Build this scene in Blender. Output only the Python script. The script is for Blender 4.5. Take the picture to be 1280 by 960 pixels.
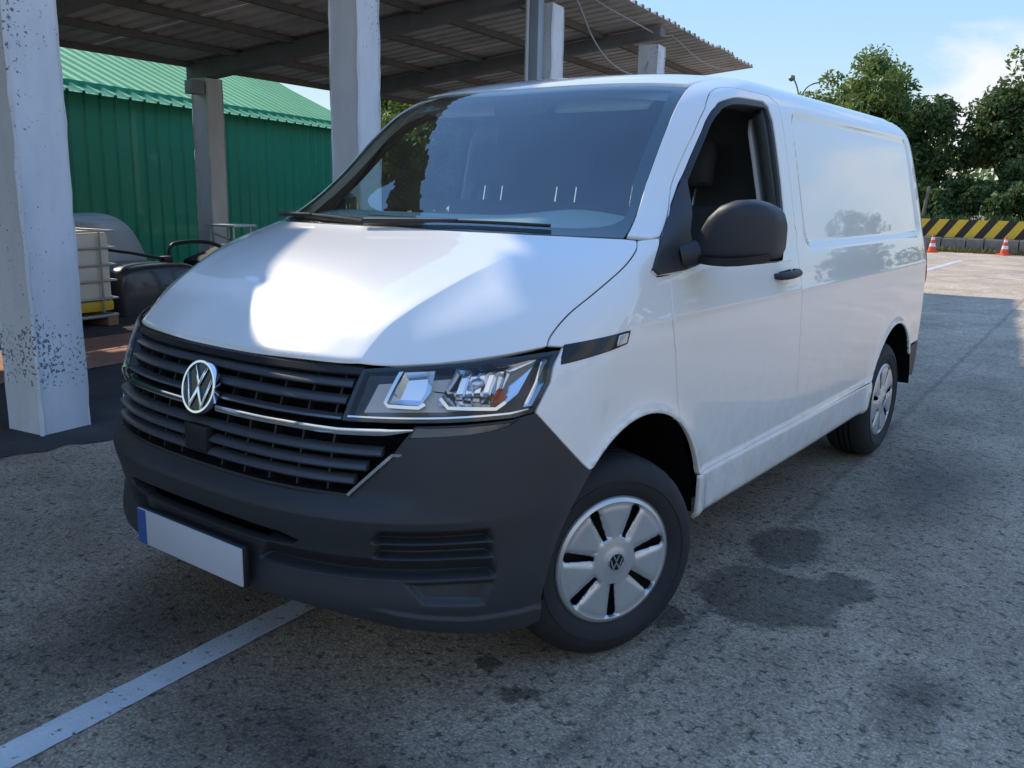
import bpy, bmesh, math, random
import numpy as np
from mathutils import Vector, Matrix, geometry
for o in list(bpy.data.objects): bpy.data.objects.remove(o)
SC=bpy.context.scene; COL=SC.collection
# ---------------------------------------------------------------- camera
cam=bpy.data.cameras.new('camera'); camo=bpy.data.objects.new('camera',cam); COL.objects.link(camo)
YAW,PITCH,ROLL=.6469,.2125,.0198
def cam_axes():
    cy,sy,cp,sp=math.cos(YAW),math.sin(YAW),math.cos(PITCH),math.sin(PITCH)
    f=Vector((-sy*cp,cy*cp,-sp)); r=Vector((cy,sy,0)); u=r.cross(f)
    c,s=math.cos(ROLL),math.sin(ROLL)
    return c*r+s*u, -s*r+c*u, f
_r,_u,_f=cam_axes()
M=Matrix((_r,_u,-_f)).transposed().to_4x4(); M.translation=Vector((2.2356,-2.3179,1.4716))
camo.matrix_world=M
cam.sensor_fit='HORIZONTAL'; cam.sensor_width=36; cam.lens=1115.1/1280*36
cam.clip_start=.05; cam.clip_end=3000
SC.camera=camo
SC.render.resolution_x=1024; SC.render.resolution_y=768
# ---------------------------------------------------------------- light
SUN_EL=math.radians(37.5); SUN_AZ=Vector((-.985,.17,0)).normalized()
SUND=Vector((SUN_AZ.x*math.cos(SUN_EL),SUN_AZ.y*math.cos(SUN_EL),math.sin(SUN_EL)))
w=bpy.data.worlds.new('World'); SC.world=w; w.use_nodes=True
nt=w.node_tree; nt.nodes.clear()
def N(t,ty,**k):
    n=t.nodes.new(ty)
    for a,b in k.items(): setattr(n,a,b)
    return n
sky=N(nt,'ShaderNodeTexSky',sky_type='NISHITA',sun_disc=False,sun_elevation=SUN_EL,sun_rotation=math.atan2(SUN_AZ.x,SUN_AZ.y),altitude=50,air_density=.9,dust_density=0,ozone_density=2.5)
tc=N(nt,'ShaderNodeTexCoord')
mp=N(nt,'ShaderNodeMapping'); mp.inputs['Location'].default_value=(-17.39,-7.95,1.03); mp.inputs['Scale'].default_value=(1,1,1.9); nt.links.new(tc.outputs['Generated'],mp.inputs[0])
cn=N(nt,'ShaderNodeTexNoise'); cn.inputs['Scale'].default_value=2.6; cn.inputs['Detail'].default_value=9; cn.inputs['Roughness'].default_value=.52; cn.inputs['Distortion'].default_value=.1
nt.links.new(mp.outputs[0],cn.inputs['Vector'])
cr=N(nt,'ShaderNodeValToRGB'); cr.color_ramp.elements[0].position=.47; cr.color_ramp.elements[1].position=.55
nt.links.new(cn.outputs['Fac'],cr.inputs[0])
CLOUD=cr
# the whole dome evened out (the phone's tone curve), by its own luminance only
bw=N(nt,'ShaderNodeRGBToBW'); nt.links.new(sky.outputs[0],bw.inputs[0])
pw=N(nt,'ShaderNodeMath',operation='POWER'); nt.links.new(bw.outputs[0],pw.inputs[0]); pw.inputs[1].default_value=-.85
gn=N(nt,'ShaderNodeMath',operation='MULTIPLY'); nt.links.new(pw.outputs[0],gn.inputs[0]); gn.inputs[1].default_value=1.68
vs_=N(nt,'ShaderNodeVectorMath',operation='SCALE'); nt.links.new(sky.outputs[0],vs_.inputs[0]); nt.links.new(gn.outputs[0],vs_.inputs['Scale'])
tn_=N(nt,'ShaderNodeVectorMath',operation='MULTIPLY'); tn_.inputs[1].default_value=(1.20,1.03,.91); nt.links.new(vs_.outputs[0],tn_.inputs[0])
hs_=N(nt,'ShaderNodeHueSaturation'); hs_.inputs['Saturation'].default_value=1.22; nt.links.new(tn_.outputs[0],hs_.inputs['Color'])
mxc=N(nt,'ShaderNodeMix',data_type='RGBA'); mxc.inputs[7].default_value=(2.6,2.7,2.85,1)
sz_=N(nt,'ShaderNodeSeparateXYZ'); nt.links.new(tc.outputs['Generated'],sz_.inputs[0])
el_=N(nt,'ShaderNodeMapRange'); el_.interpolation_type='SMOOTHSTEP'; el_.inputs[1].default_value=.30; el_.inputs[2].default_value=.52; el_.inputs[3].default_value=1; el_.inputs[4].default_value=0; nt.links.new(sz_.outputs['Z'],el_.inputs[0])
cm_=N(nt,'ShaderNodeMath',operation='MULTIPLY'); nt.links.new(cr.outputs[0],cm_.inputs[0]); nt.links.new(el_.outputs[0],cm_.inputs[1])
nt.links.new(cm_.outputs[0],mxc.inputs[0]); nt.links.new(hs_.outputs[0],mxc.inputs[6])
bg=N(nt,'ShaderNodeBackground'); bg.inputs['Strength'].default_value=.15
nt.links.new(mxc.outputs[2],bg.inputs[0])
wo=N(nt,'ShaderNodeOutputWorld'); nt.links.new(bg.outputs[0],wo.inputs[0])
sl=bpy.data.lights.new('sun','SUN'); sl.energy=2.05; sl.angle=math.radians(.8); sl.color=(1,.90,.76)
so=bpy.data.objects.new('sun',sl); COL.objects.link(so); so.rotation_euler=SUND.to_track_quat('Z','Y').to_euler(); so.location=(-20,8,20)
SC.view_settings.view_transform='Standard'; SC.view_settings.look='None'; SC.view_settings.gamma=1; SC.view_settings.use_curve_mapping=False
SC.view_settings.exposure=1.28
# ---------------------------------------------------------------- materials
MATS={}
def pmat(name,col,rough=.5,metal=0,coat=0,spec=.5,coat_rough=.03,bump=0,bscale=200,var=0,vscale=3,emit=None,trans=0,ior=1.45):
    if name in MATS: return MATS[name]
    m=bpy.data.materials.new(name); m.use_nodes=True; t=m.node_tree; b=t.nodes['Principled BSDF']
    b.inputs['Base Color'].default_value=(*col,1); b.inputs['Roughness'].default_value=rough; b.inputs['Metallic'].default_value=metal
    b.inputs['Coat Weight'].default_value=coat; b.inputs['Coat Roughness'].default_value=coat_rough; b.inputs['Specular IOR Level'].default_value=spec
    b.inputs['Transmission Weight'].default_value=trans; b.inputs['IOR'].default_value=ior
    tcn=N(t,'ShaderNodeTexCoord')
    if var:
        nz=N(t,'ShaderNodeTexNoise'); nz.inputs['Scale'].default_value=vscale; nz.inputs['Detail'].default_value=6; nz.inputs['Roughness'].default_value=.65
        t.links.new(tcn.outputs['Object'],nz.inputs['Vector'])
        mr=N(t,'ShaderNodeMapRange'); mr.inputs[1].default_value=.25; mr.inputs[2].default_value=.75; mr.inputs[3].default_value=1-var; mr.inputs[4].default_value=1+var
        t.links.new(nz.outputs['Fac'],mr.inputs[0])
        mu=N(t,'ShaderNodeVectorMath',operation='SCALE'); mu.inputs[0].default_value=col; t.links.new(mr.outputs[0],mu.inputs['Scale']); t.links.new(mu.outputs[0],b.inputs['Base Color'])
    if bump:
        nb=N(t,'ShaderNodeTexNoise'); nb.inputs['Scale'].default_value=bscale; nb.inputs['Detail'].default_value=3
        t.links.new(tcn.outputs['Object'],nb.inputs['Vector'])
        bp=N(t,'ShaderNodeBump'); bp.inputs['Strength'].default_value=bump; bp.inputs['Distance'].default_value=.002
        t.links.new(nb.outputs['Fac'],bp.inputs['Height']); t.links.new(bp.outputs[0],b.inputs['Normal'])
    MATS[name]=m; return m
def glassmat(name,tint,ior=1.5,rough=0.0):
    m=bpy.data.materials.new(name); m.use_nodes=True; t=m.node_tree; t.nodes.clear()
    tr=N(t,'ShaderNodeBsdfTransparent'); tr.inputs[0].default_value=(*tint,1)
    gl=N(t,'ShaderNodeBsdfGlossy'); gl.inputs['Roughness'].default_value=rough; gl.inputs[0].default_value=(1,1,1,1)
    fr=N(t,'ShaderNodeFresnel')
    gb=N(t,'ShaderNodeNewGeometry'); mr=N(t,'ShaderNodeMapRange'); mr.inputs[3].default_value=ior; mr.inputs[4].default_value=1/ior; t.links.new(gb.outputs['Backfacing'],mr.inputs[0]); t.links.new(mr.outputs[0],fr.inputs['IOR'])
    mi=N(t,'ShaderNodeMixShader'); t.links.new(fr.outputs[0],mi.inputs[0]); t.links.new(tr.outputs[0],mi.inputs[1]); t.links.new(gl.outputs[0],mi.inputs[2])
    o=N(t,'ShaderNodeOutputMaterial'); t.links.new(mi.outputs[0],o.inputs[0]); MATS[name]=m; return m
def paint():
    m=bpy.data.materials.new('white_paint'); m.use_nodes=True; t=m.node_tree; b=t.nodes['Principled BSDF']; L=t.links.new; MATS['white_paint']=m
    b.inputs['Roughness'].default_value=.32; b.inputs['Coat Weight'].default_value=1.0; b.inputs['Coat Roughness'].default_value=.02
    g=N(t,'ShaderNodeNewGeometry'); sx=N(t,'ShaderNodeSeparateXYZ'); L(g.outputs['Position'],sx.inputs[0])
    def noise(sc,det,ro):
        n=N(t,'ShaderNodeTexNoise'); n.inputs['Scale'].default_value=sc; n.inputs['Detail'].default_value=det; n.inputs['Roughness'].default_value=ro; L(g.outputs['Position'],n.inputs['Vector']); return n.outputs['Fac']
    # road film: thrown up from below, in irregular flecks
    zr=N(t,'ShaderNodeMapRange'); zr.inputs[1].default_value=.95; zr.inputs[2].default_value=.32; zr.inputs[3].default_value=0; zr.inputs[4].default_value=.5; L(sx.outputs[2],zr.inputs[0])
    nr=N(t,'ShaderNodeMapRange'); nr.inputs[1].default_value=.42; nr.inputs[2].default_value=.75; L(noise(14,8,.7),nr.inputs[0])
    mu=N(t,'ShaderNodeMath',operation='MULTIPLY'); L(zr.outputs[0],mu.inputs[0]); L(nr.outputs[0],mu.inputs[1])
    mi=N(t,'ShaderNodeMix',data_type='RGBA'); L(mu.outputs[0],mi.inputs[0]); mi.inputs[6].default_value=(.82,.785,.73,1); mi.inputs[7].default_value=(.42,.38,.33,1); L(mi.outputs[2],b.inputs['Base Color'])
    cr_=N(t,'ShaderNodeMapRange'); cr_.inputs[3].default_value=.02; cr_.inputs[4].default_value=.30; L(mu.outputs[0],cr_.inputs[0]); L(cr_.outputs[0],b.inputs['Coat Roughness'])
    bp=N(t,'ShaderNodeBump'); bp.inputs['Strength'].default_value=.10; bp.inputs['Distance'].default_value=.0012; L(noise(7,3,.5),bp.inputs['Height']); L(bp.outputs[0],b.inputs['Coat Normal'])
    return m
WHITE=paint()
PLAST=pmat('dark_plastic',(.030,.031,.034),.48,bump=.25,bscale=900,var=.10,vscale=5)
PLAST2=pmat('black_plastic',(.013,.014,.016),.42,var=.1,vscale=8)
GLOSSB=pmat('gloss_black',(.008,.009,.010),.12)
RUBBER=pmat('tyre_rubber',(.020,.020,.021),.72,bump=.2,bscale=300,var=.25,vscale=9)
CHROME=pmat('chrome',(.80,.82,.85),.06,metal=1)
CHROMEB=pmat('bright_trim',(.70,.72,.74),.14,metal=1)
CAPM=pmat('silver_cover_paint',(.54,.545,.55),.28,metal=.6,coat=.5,coat_rough=.1,var=.06,vscale=6)
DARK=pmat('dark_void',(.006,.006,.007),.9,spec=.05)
WSG=glassmat('windscreen_glass',(.80,.92,.88),ior=2.15)
LENS=glassmat('lamp_lens',(.93,.95,.96),ior=1.45)
DOORG=glassmat('door_glass',(.62,.74,.70),ior=1.55)
DASH=pmat('dash_plastic',(.34,.37,.34),.6,bump=.2,bscale=500)
SEATM=pmat('seat_fabric',(.030,.031,.034),.85,bump=.4,bscale=400)
LININ=pmat('pale_lining',(.42,.43,.42),.8)
AMBER=pmat('amber_plastic',(.75,.14,.02),.2)
RED=pmat('red_lens',(.35,.01,.012),.12,coat=1)
# ---------------------------------------------------------------- mesh helpers
def tag(o,label=None,cat=None,group=None,kind=None):
    if label: o['label']=label
    if cat: o['category']=cat
    if group: o['group']=group
    if kind: o['kind']=kind
    return o
def empty(name,loc=(0,0,0),rz=0,parent=None):
    o=bpy.data.objects.new(name,None); COL.objects.link(o); o.location=loc; o.rotation_euler=(0,0,rz); o.empty_display_size=.2
    if parent: o.parent=parent
    return o
def mk(name,verts,faces,mat,parent=None,normals=None,smooth=True,auto=None):
    me=bpy.data.meshes.new(name); me.from_pydata([tuple(map(float,v)) for v in verts],[],[tuple(map(int,f)) for f in faces])
    me.materials.append(mat)
    if smooth: me.polygons.foreach_set('use_smooth',[True]*len(me.polygons))
    me.update()
    if normals is not None: me.normals_split_custom_set_from_vertices([tuple(map(float,n)) for n in normals])
    elif auto: 
        me.set_sharp_from_angle(angle=math.radians(auto))
    o=bpy.data.objects.new(name,me); COL.objects.link(o)
    if parent: o.parent=parent
    return o
class MB:
    def __init__(s): s.v=[];s.f=[]
    def add(s,v,f):
        b=len(s.v); s.v+=[tuple(x) for x in v]; s.f+=[tuple(i+b for i in q) for q in f]; return s
    def box(s,c,d,R=None):
        c=Vector(c); h=Vector(d)/2; vs=[]
        for i in (-1,1):
            for j in (-1,1):
                for k in (-1,1):
                    p=Vector((i*h.x,j*h.y,k*h.z)); 
                    if R is not None: p=R@p
                    vs.append(c+p)
        return s.add(vs,[(0,1,3,2),(4,6,7,5),(0,4,5,1),(2,3,7,6),(0,2,6,4),(1,5,7,3)])
    def tube(s,pts,r,n=10,cap=True):
        pts=[Vector(p) for p in pts]; rs=r if isinstance(r,(list,tuple)) else [r]*len(pts)
        vs=[];fs=[];up=None
        for i,p in enumerate(pts):
            t=(pts[min(i+1,len(pts)-1)]-pts[max(i-1,0)]).normalized()
            if up is None: up=t.orthogonal().normalized()
            up=(up-t*up.dot(t)).normalized(); sd=t.cross(up)
            for k in range(n):
                a=2*math.pi*k/n; vs.append(p+(up*math.cos(a)+sd*math.sin(a))*rs[i])
        for i in range(len(pts)-1):
            for k in range(n): fs.append((i*n+k,i*n+(k+1)%n,(i+1)*n+(k+1)%n,(i+1)*n+k))
        if cap: fs+= [tuple(range(n-1,-1,-1)),tuple(range((len(pts)-1)*n,len(pts)*n))]
        return s.add(vs,fs)
    def lathe(s,prof,origin,axis,n=64,closed=False):
        a=Vector(axis).normalized(); u=a.orthogonal().normalized(); w_=a.cross(u); o=Vector(origin); vs=[];fs=[]
        for (r,h) in prof:
            for k in range(n):
                t=2*math.pi*k/n; vs.append(o+a*h+(u*math.cos(t)+w_*math.sin(t))*r)
        m=len(prof)
        for i in range(m if closed else m-1):
            j=(i+1)%m
            for k in range(n): fs.append((i*n+k,j*n+k,j*n+(k+1)%n,i*n+(k+1)%n))
        return s.add(vs,fs)
    def prism(s,poly,h,X=Vector((1,0,0)),Y=Vector((0,1,0)),Z=Vector((0,0,1)),o=Vector((0,0,0))):
        n=len(poly); vs=[o+X*p[0]+Y*p[1] for p in poly]+[o+X*p[0]+Y*p[1]+Z*h for p in poly]
        tri=geometry.tessellate_polygon([[Vector((p[0],p[1],0)) for p in poly]])
        fs=[(i,(i+1)%n,n+(i+1)%n,n+i) for i in range(n)]
        fs+=[tuple(reversed(t)) for t in tri]+[tuple(i+n for i in t) for t in tri]
        return s.add(vs,fs)
    def build(s,name,mat,parent=None,smooth=True,auto=35,bevel=0):
        o=mk(name,s.v,s.f,mat,parent,smooth=False)
        bm=bmesh.new(); bm.from_mesh(o.data); bmesh.ops.recalc_face_normals(bm,faces=bm.faces)
        if bevel:
            es=[e for e in bm.edges if len(e.link_faces)==2 and e.calc_face_angle(0)>.5]
            bmesh.ops.bevel(bm,geom=es,offset=bevel,segments=2,profile=.6,affect='EDGES',clamp_overlap=True)
        for f in bm.faces: f.smooth=smooth
        bm.to_mesh(o.data); bm.free()
        if smooth and auto: o.data.set_sharp_from_angle(angle=math.radians(auto))
        return o
# ---------------------------------------------------------------- master surface of the van body
def pchip(xs,ys,x):
    xs=np.asarray(xs,float);ys=np.asarray(ys,float);h=np.diff(xs);d=np.diff(ys)/h
    m=np.zeros_like(ys);m[0]=d[0];m[-1]=d[-1]
    for i in range(1,len(xs)-1):
        if d[i-1]*d[i]>0:
            w1=2*h[i]+h[i-1];w2=h[i]+2*h[i-1];m[i]=(w1+w2)/(w1/d[i-1]+w2/d[i])
    i=np.clip(np.searchsorted(xs,x)-1,0,len(h)-1);t=(x-xs[i])/h[i]
    return ((1+2*t)*(1-t)**2*ys[i]+t*(1-t)**2*h[i]*m[i]+t*t*(3-2*t)*ys[i+1]+t*t*(t-1)*h[i]*m[i+1])
Z0,Z1,DZ=.10,2.02,.002
M_ZT=np.arange(Z0,Z1+DZ/2,DZ)
def tab(pts,sig):
    p=np.array(pts,float);y=pchip(p[:,0],p[:,1],np.clip(M_ZT,p[0,0],p[-1,0]))
    n=int(4*sig/DZ);k=np.exp(-.5*(np.arange(-n,n+1)*DZ/sig)**2);k/=k.sum()
    yp=np.concatenate([2*y[0]-y[n:0:-1],y,2*y[-1]-y[-2:-n-2:-1]])
    return np.convolve(yp,k,'valid')
M_YC=tab([(.10,-.70),(.20,-.78),(.27,-.85),(.34,-.885),(.45,-.905),(.60,-.905),(.70,-.888),(.80,-.868),(.90,-.84),(.98,-.806),(1.02,-.782),(1.05,-.742),(1.10,-.67),(1.15,-.585),(1.2,-.485),(1.25,-.36),(1.30,-.21),(1.335,-.105),(1.36,-.055),(1.5,.13),(1.7,.37),(1.82,.53),(1.86,.60),(1.90,.72),(1.93,.86),(1.955,1.03),(1.975,1.3),(1.988,1.7),(2.02,2.1)],.010)
M_W=tab([(.10,.90),(.25,.925),(.34,.938),(.5,.948),(.75,.955),(1.0,.955),(1.1,.948),(1.2,.930),(1.27,.912),(1.42,.880),(1.6,.842),(1.75,.808),(1.83,.783),(1.88,.750),(1.92,.700),(1.95,.63),(1.97,.53),(1.985,.36),(1.992,.2),(2.02,.05)],.012)
M_D=tab([(.10,.62),(.4,.66),(.7,.66),(.95,.66),(1.05,.66),(1.15,.60),(1.25,.48),(1.32,.40),(1.5,.46),(1.8,.40),(1.9,.45),(2.02,.5)],.03)
M_A=tab([(.10,1.9),(1.0,1.9),(1.1,1.9),(1.3,1.8),(2.02,1.8)],.03)
M_B=tab([(.10,2.8),(.6,2.8),(1.0,2.8),(1.06,3.1),(1.15,4.0),(1.25,4.3),(1.34,3.4),(1.5,3.0),(1.8,3.2),(2.02,3)],.03)
M_YR=tab([(.10,3.9),(.35,3.96),(.5,3.99),(.9,3.995),(1.3,3.97),(1.7,3.90),(1.85,3.85),(1.93,3.75),(1.97,3.6),(2.02,3.2)],.03)
DR=.32
def MT(t,z): return np.interp(z,M_ZT,t)
def barrel(y): 
    return 1-.055*np.clip((y-1.3)/2.6,0,2)**2
def MX(y,z):
    "half width at (y,z); nan outside"
    y=np.asarray(y,float);z=np.asarray(z,float)
    u=np.clip((y-MT(M_YC,z))/MT(M_D,z),0,1);a=MT(M_A,z);b=MT(M_B,z)
    v=np.clip((MT(M_YR,z)-y)/DR,0,1)
    return MT(M_W,z)*barrel(y)*(1-(1-u)**a)**(1/b)*(1-(1-v)**2.2)**(1/4.)
def Yf(x,z):
    "front y at (x,z)"
    w=np.clip(np.abs(x)/MT(M_W,z),0,1)
    return MT(M_YC,z)+MT(M_D,z)*(1-(1-w**MT(M_B,z))**(1/MT(M_A,z)))
DS=.0025;NS=2560
M_SG=np.arange(NS)*DS
def m_build():
    nz=len(M_ZT);M_XT=np.zeros((nz,NS));M_YT=np.zeros((nz,NS));M_SE=np.zeros(nz)
    th=np.linspace(0,1,401)
    for i,z in enumerate(M_ZT):
        w=M_W[i];a=M_A[i];b=M_B[i];d=M_D[i];yc=M_YC[i];yr=M_YR[i]
        # front corner: blend param for even spacing
        u1=(th**2.0)            # along y fraction
        x1=w*(1-(1-u1)**a)**(1/b)
        xq=np.linspace(0,.97,200)
        uq=1-(1-xq**b)**(1/a)
        u=np.unique(np.concatenate([u1,uq]))
        y=yc+d*u
        y=np.concatenate([y,np.linspace(y[-1],max(yr-DR,y[-1]+.01),200)[1:]])
        e=max(yr-DR,yc+d+.01)
        y=np.concatenate([y,e+(yr-e)*(1-(1-th[1:])**2)])
        x=MX(y,np.full_like(y,z));x[-1]=0;x[0]=0
        s=np.concatenate([[0],np.cumsum(np.hypot(np.diff(x),np.diff(y)))])
        M_XT[i]=np.interp(M_SG,s,x);M_YT[i]=np.interp(M_SG,s,y);M_SE[i]=s[-1]
    return M_XT,M_YT,M_SE
M_XT,M_YT,M_SE=m_build()
def MP(s,z):
    s=np.asarray(s,float);z=np.asarray(z,float);sg=np.sign(s);sg=np.where(sg==0,1,sg);a=np.clip(np.abs(s)/DS,0,NS-1.001);b=np.clip((z-Z0)/DZ,0,len(M_ZT)-1.001)
    i=a.astype(int);j=b.astype(int);fa=a-i;fb=b-j
    def bl(t): return (t[j,i]*(1-fa)+t[j,i+1]*fa)*(1-fb)+(t[j+1,i]*(1-fa)+t[j+1,i+1]*fa)*fb
    return np.stack([sg*bl(M_XT),bl(M_YT),z],-1)
def s_of_y(y,z):
    y=np.atleast_1d(y);z=np.atleast_1d(z)
    return np.array([np.interp(a,M_YT[int(round((b-Z0)/DZ))][:NS],M_SG) for a,b in zip(y,z)])
def s_of_x(x,z):
    return s_of_y(Yf(np.asarray(x,float),np.asarray(z,float)),z)
def s_of_x(x,z):
    x=np.atleast_1d(x);z=np.atleast_1d(z);out=[]
    for a,b in zip(x,z):
        j=int(round((b-Z0)/DZ));k=np.argmax(M_XT[j]);out.append(np.sign(a)*np.interp(abs(a),M_XT[j][:k+1],M_SG[:k+1]))
    return np.array(out)
# ---------------------------------------------------------------- panels cut out of the master surface
def sY(y,z):
    return float(s_of_y([y],[z])[0])
def sX(x,z):
    return float(s_of_x([x],[z])[0])
def sm(a,b,x):
    t=np.clip((x-a)/(b-a),0,1); return t*t*(3-2*t)
def n0(s,z,e=.004):
    a=MP(s+e,z)-MP(s-e,z); b=MP(s,z+e)-MP(s,z-e); n=np.cross(a,b); return n/np.linalg.norm(n,axis=-1,keepdims=True)
def EV(s,z,df=None,off=0.):
    p=MP(s,z); d=np.full(np.shape(s),float(off))
    if df is not None: d=d+df(p,s,z)
    if df is None and off==0: return p
    return p+n0(s,z)*d[...,None]
def NV(s,z,df=None,e=.0035):
    if df is None: return n0(s,z)
    a=EV(s+e,z,df)-EV(s-e,z,df); b=EV(s,z+e,df)-EV(s,z-e,df); n=np.cross(a,b); return n/np.linalg.norm(n,axis=-1,keepdims=True)
def area2(p):
    p=np.asarray(p); q=np.roll(p,-1,0); return (p[:,0]*q[:,1]-q[:,0]*p[:,1]).sum()
def dens(poly,h,closed=True):
    poly=np.asarray(poly,float); out=[]; n=len(poly)
    for i in range(n if closed else n-1):
        a=poly[i]; b=poly[(i+1)%n]; L=np.linalg.norm(MP(a[0],a[1])-MP(b[0],b[1])); k=max(1,int(math.ceil(L/h)))
        for j in range(k): out.append(a+(b-a)*j/k)
    if not closed: out.append(poly[-1])
    return np.array(out)
def smooth_path(pts,n=8):
    p=np.array(pts,float); P=np.vstack([2*p[0]-p[1],p,2*p[-1]-p[-2]]); out=[]
    for i in range(1,len(P)-2):
        for j in range(n):
            t=j/n; a,b,c,d=P[i-1],P[i],P[i+1],P[i+2]
            out.append(.5*(2*b+(c-a)*t+(2*a-5*b+4*c-d)*t*t+(3*b-a-3*c+d)*t**3))
    out.append(p[-1]); return [tuple(x) for x in out]
def inpoly(pt,poly):
    x,y=pt[:,0],pt[:,1]; r=np.zeros(len(pt),bool); n=len(poly)
    for i in range(n):
        x1,y1=poly[i]; x2,y2=poly[(i+1)%n]
        if y1==y2: continue
        c=((y1>y)!=(y2>y))&(x<(x2-x1)*(y-y1)/(y2-y1)+x1); r^=c
    return r
def segdist(pt,poly):
    d=np.full(len(pt),9.)
    n=len(poly)
    for i in range(n):
        a=poly[i]; b=poly[(i+1)%n]-a; L=(b@b)+1e-12; t=np.clip(((pt-a)@b)/L,0,1); d=np.minimum(d,np.hypot(*(pt-a-t[:,None]*b).T))
    return d
def inset(poly,g):
    "move each vertex g metres into the material side (left of travel)"
    s,z=poly[:,0],poly[:,1]; p=MP(s,z); n=n0(s,z); e=.004
    Ps=(MP(s+e,z)-MP(s-e,z))/(2*e); Pz=(MP(s,z+e)-MP(s,z-e))/(2*e)
    t1=p-np.roll(p,1,0); t2=np.roll(p,-1,0)-p
    t1/=np.linalg.norm(t1,axis=1,keepdims=True)+1e-12; t2/=np.linalg.norm(t2,axis=1,keepdims=True)+1e-12
    w1=np.cross(n,t1); w2=np.cross(n,t2); w1/=np.linalg.norm(w1,axis=1,keepdims=True); w2/=np.linalg.norm(w2,axis=1,keepdims=True)
    w=w1+w2; w/=np.linalg.norm(w,axis=1,keepdims=True)+1e-9
    sc=1/np.clip((w*w1).sum(1),.45,1)
    v=w*(g*sc)[:,None] if np.ndim(g) else w*(g*sc[:,None])
    aa=(Ps*Ps).sum(1);bb=(Ps*Pz).sum(1);cc=(Pz*Pz).sum(1);r1=(Ps*v).sum(1);r2=(Pz*v).sum(1);det=aa*cc-bb*bb
    ds=(r1*cc-r2*bb)/det; dz=(aa*r2-bb*r1)/det
    return poly+np.stack([ds,dz],1),w
def panel(name,poly,mat,parent,h=.016,hz=None,off=0.,gap=.0045,flange=.012,roll=.0025,holes=(),df=None,side=1,pts=()):
    hz=hz or h
    rings=[]
    for i,pl in enumerate([poly]+list(holes)):
        q=np.array(pl,float)
        if (area2(q)<0)!=(i>0): q=q[::-1]
        q=dens(q,min(h,hz*2.5)); q=q[np.linalg.norm(q-np.roll(q,1,0),axis=1)>1e-4]; q0=q; q,w=inset(q,gap); rings.append((q,w))
        if not np.isfinite(q).all(): print('NAN',name,[(i,tuple(dens_q)) for i,dens_q in enumerate(q0) if not np.isfinite(q[i]).all()][:5])
    outer=rings[0][0]
    lo=outer.min(0);hi=outer.max(0)
    gs=np.arange(lo[0]+h*.5,hi[0],h); gz=np.arange(lo[1]+hz*.5,hi[1],hz)
    G=np.stack(np.meshgrid(gs,gz),-1).reshape(-1,2)
    if len(pts): G=np.vstack([G,np.array(pts,float)])
    k=inpoly(G,outer)
    for r in rings[1:]: k&=~inpoly(G,r[0])
    G=G[k]
    # metric distance to edges in units of the grid
    sc=np.array([1/h,1/hz]); k=np.ones(len(G),bool)
    for r in rings: k&=segdist(G*sc,r[0]*sc)>.45
    G=G[k]
    V=[];E=[];
    for q,_ in rings:
        b=len(V); n=len(q); V+=[Vector(x) for x in q]; E+=[(b+i,b+(i+1)%n) for i in range(n)]
    nb=len(V); V+=[Vector(x) for x in G]
    r=geometry.delaunay_2d_cdt(V,E,[],0,1e-7,True)
    vv=np.array([tuple(x) for x in r[0]]); ff=np.array([f for f in r[2] if len(f)==3])
    cen=vv[ff].mean(1); k=inpoly(cen,outer)
    for q,_ in rings[1:]: k&=~inpoly(cen,q)
    ff=ff[k]
    a=vv[ff]; ar=np.cross(a[:,1]-a[:,0],a[:,2]-a[:,0]); ff[ar<0]=ff[ar<0][:,::-1]
    ff=ff[np.abs(ar)>1e-12]
    p=EV(vv[:,0],vv[:,1],df,off); nn=NV(vv[:,0],vv[:,1],df)
    faces=[tuple(f) for f in ff]; P3=[p];NN=[nn];base=len(p)
    for q,w in rings:
        n=len(q); b1=EV(q[:,0],q[:,1],df,off); nq=NV(q[:,0],q[:,1],df)
        b0=b1-w*roll-nq*roll*.8; b2=b0-nq*flange
        nb0=nq*.45-w*.9; nb0/=np.linalg.norm(nb0,axis=1,keepdims=True)
        P3+=[b1,b0,b2]; NN+=[nq,nb0,-w]
        for i in range(n):
            j=(i+1)%n
            faces.append((base+i,base+n+i,base+n+j,base+j)); faces.append((base+n+i,base+2*n+i,base+2*n+j,base+n+j))
        base+=3*n
    P3=np.vstack(P3);NN=np.vstack(NN)
    if side<0:
        P3=P3*[-1,1,1];NN=NN*[-1,1,1]; faces=[f[::-1] for f in faces]
    # outward winding for the edge strips comes from the ring order
    return mk(name,P3,faces,mat,parent,normals=NN)
def sym(half):
    "mirror a half outline given from (0,z) bottom round to (0,z) top"
    h=[tuple(x) for x in half]; return h+[(-s,z) for s,z in reversed(h) if abs(s)>1e-6]
def sweep(name,path,prof,mat,parent,off=0.,side=1,flat=True,step=.02,scale=None,auto=40):
    q=dens(np.array(path,float),step,False); p=EV(q[:,0],q[:,1],None,off); n=n0(q[:,0],q[:,1])
    if flat: n=n*[1,1,0]; n/=np.linalg.norm(n,axis=1,keepdims=True)
    t=np.gradient(p,axis=0); t/=np.linalg.norm(t,axis=1,keepdims=True); u=np.cross(n,t); u/=np.linalg.norm(u,axis=1,keepdims=True)
    m=len(prof); vs=[];fs=[]
    for i in range(len(p)):
        k=scale(i/(len(p)-1)) if scale else 1
        for a,b in prof: vs.append((p[i]+n[i]*a*k+u[i]*b*k)*([side,1,1]))
    for i in range(len(p)-1):
        for j in range(m): 
            f=(i*m+j,i*m+(j+1)%m,(i+1)*m+(j+1)%m,(i+1)*m+j); fs.append(f if side>0 else f[::-1])
    fs.append(tuple(range(m))[::-1]); fs.append(tuple(range((len(p)-1)*m,len(p)*m)))
    return MBx(vs,fs).build(name,mat,parent,auto=auto)
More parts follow.
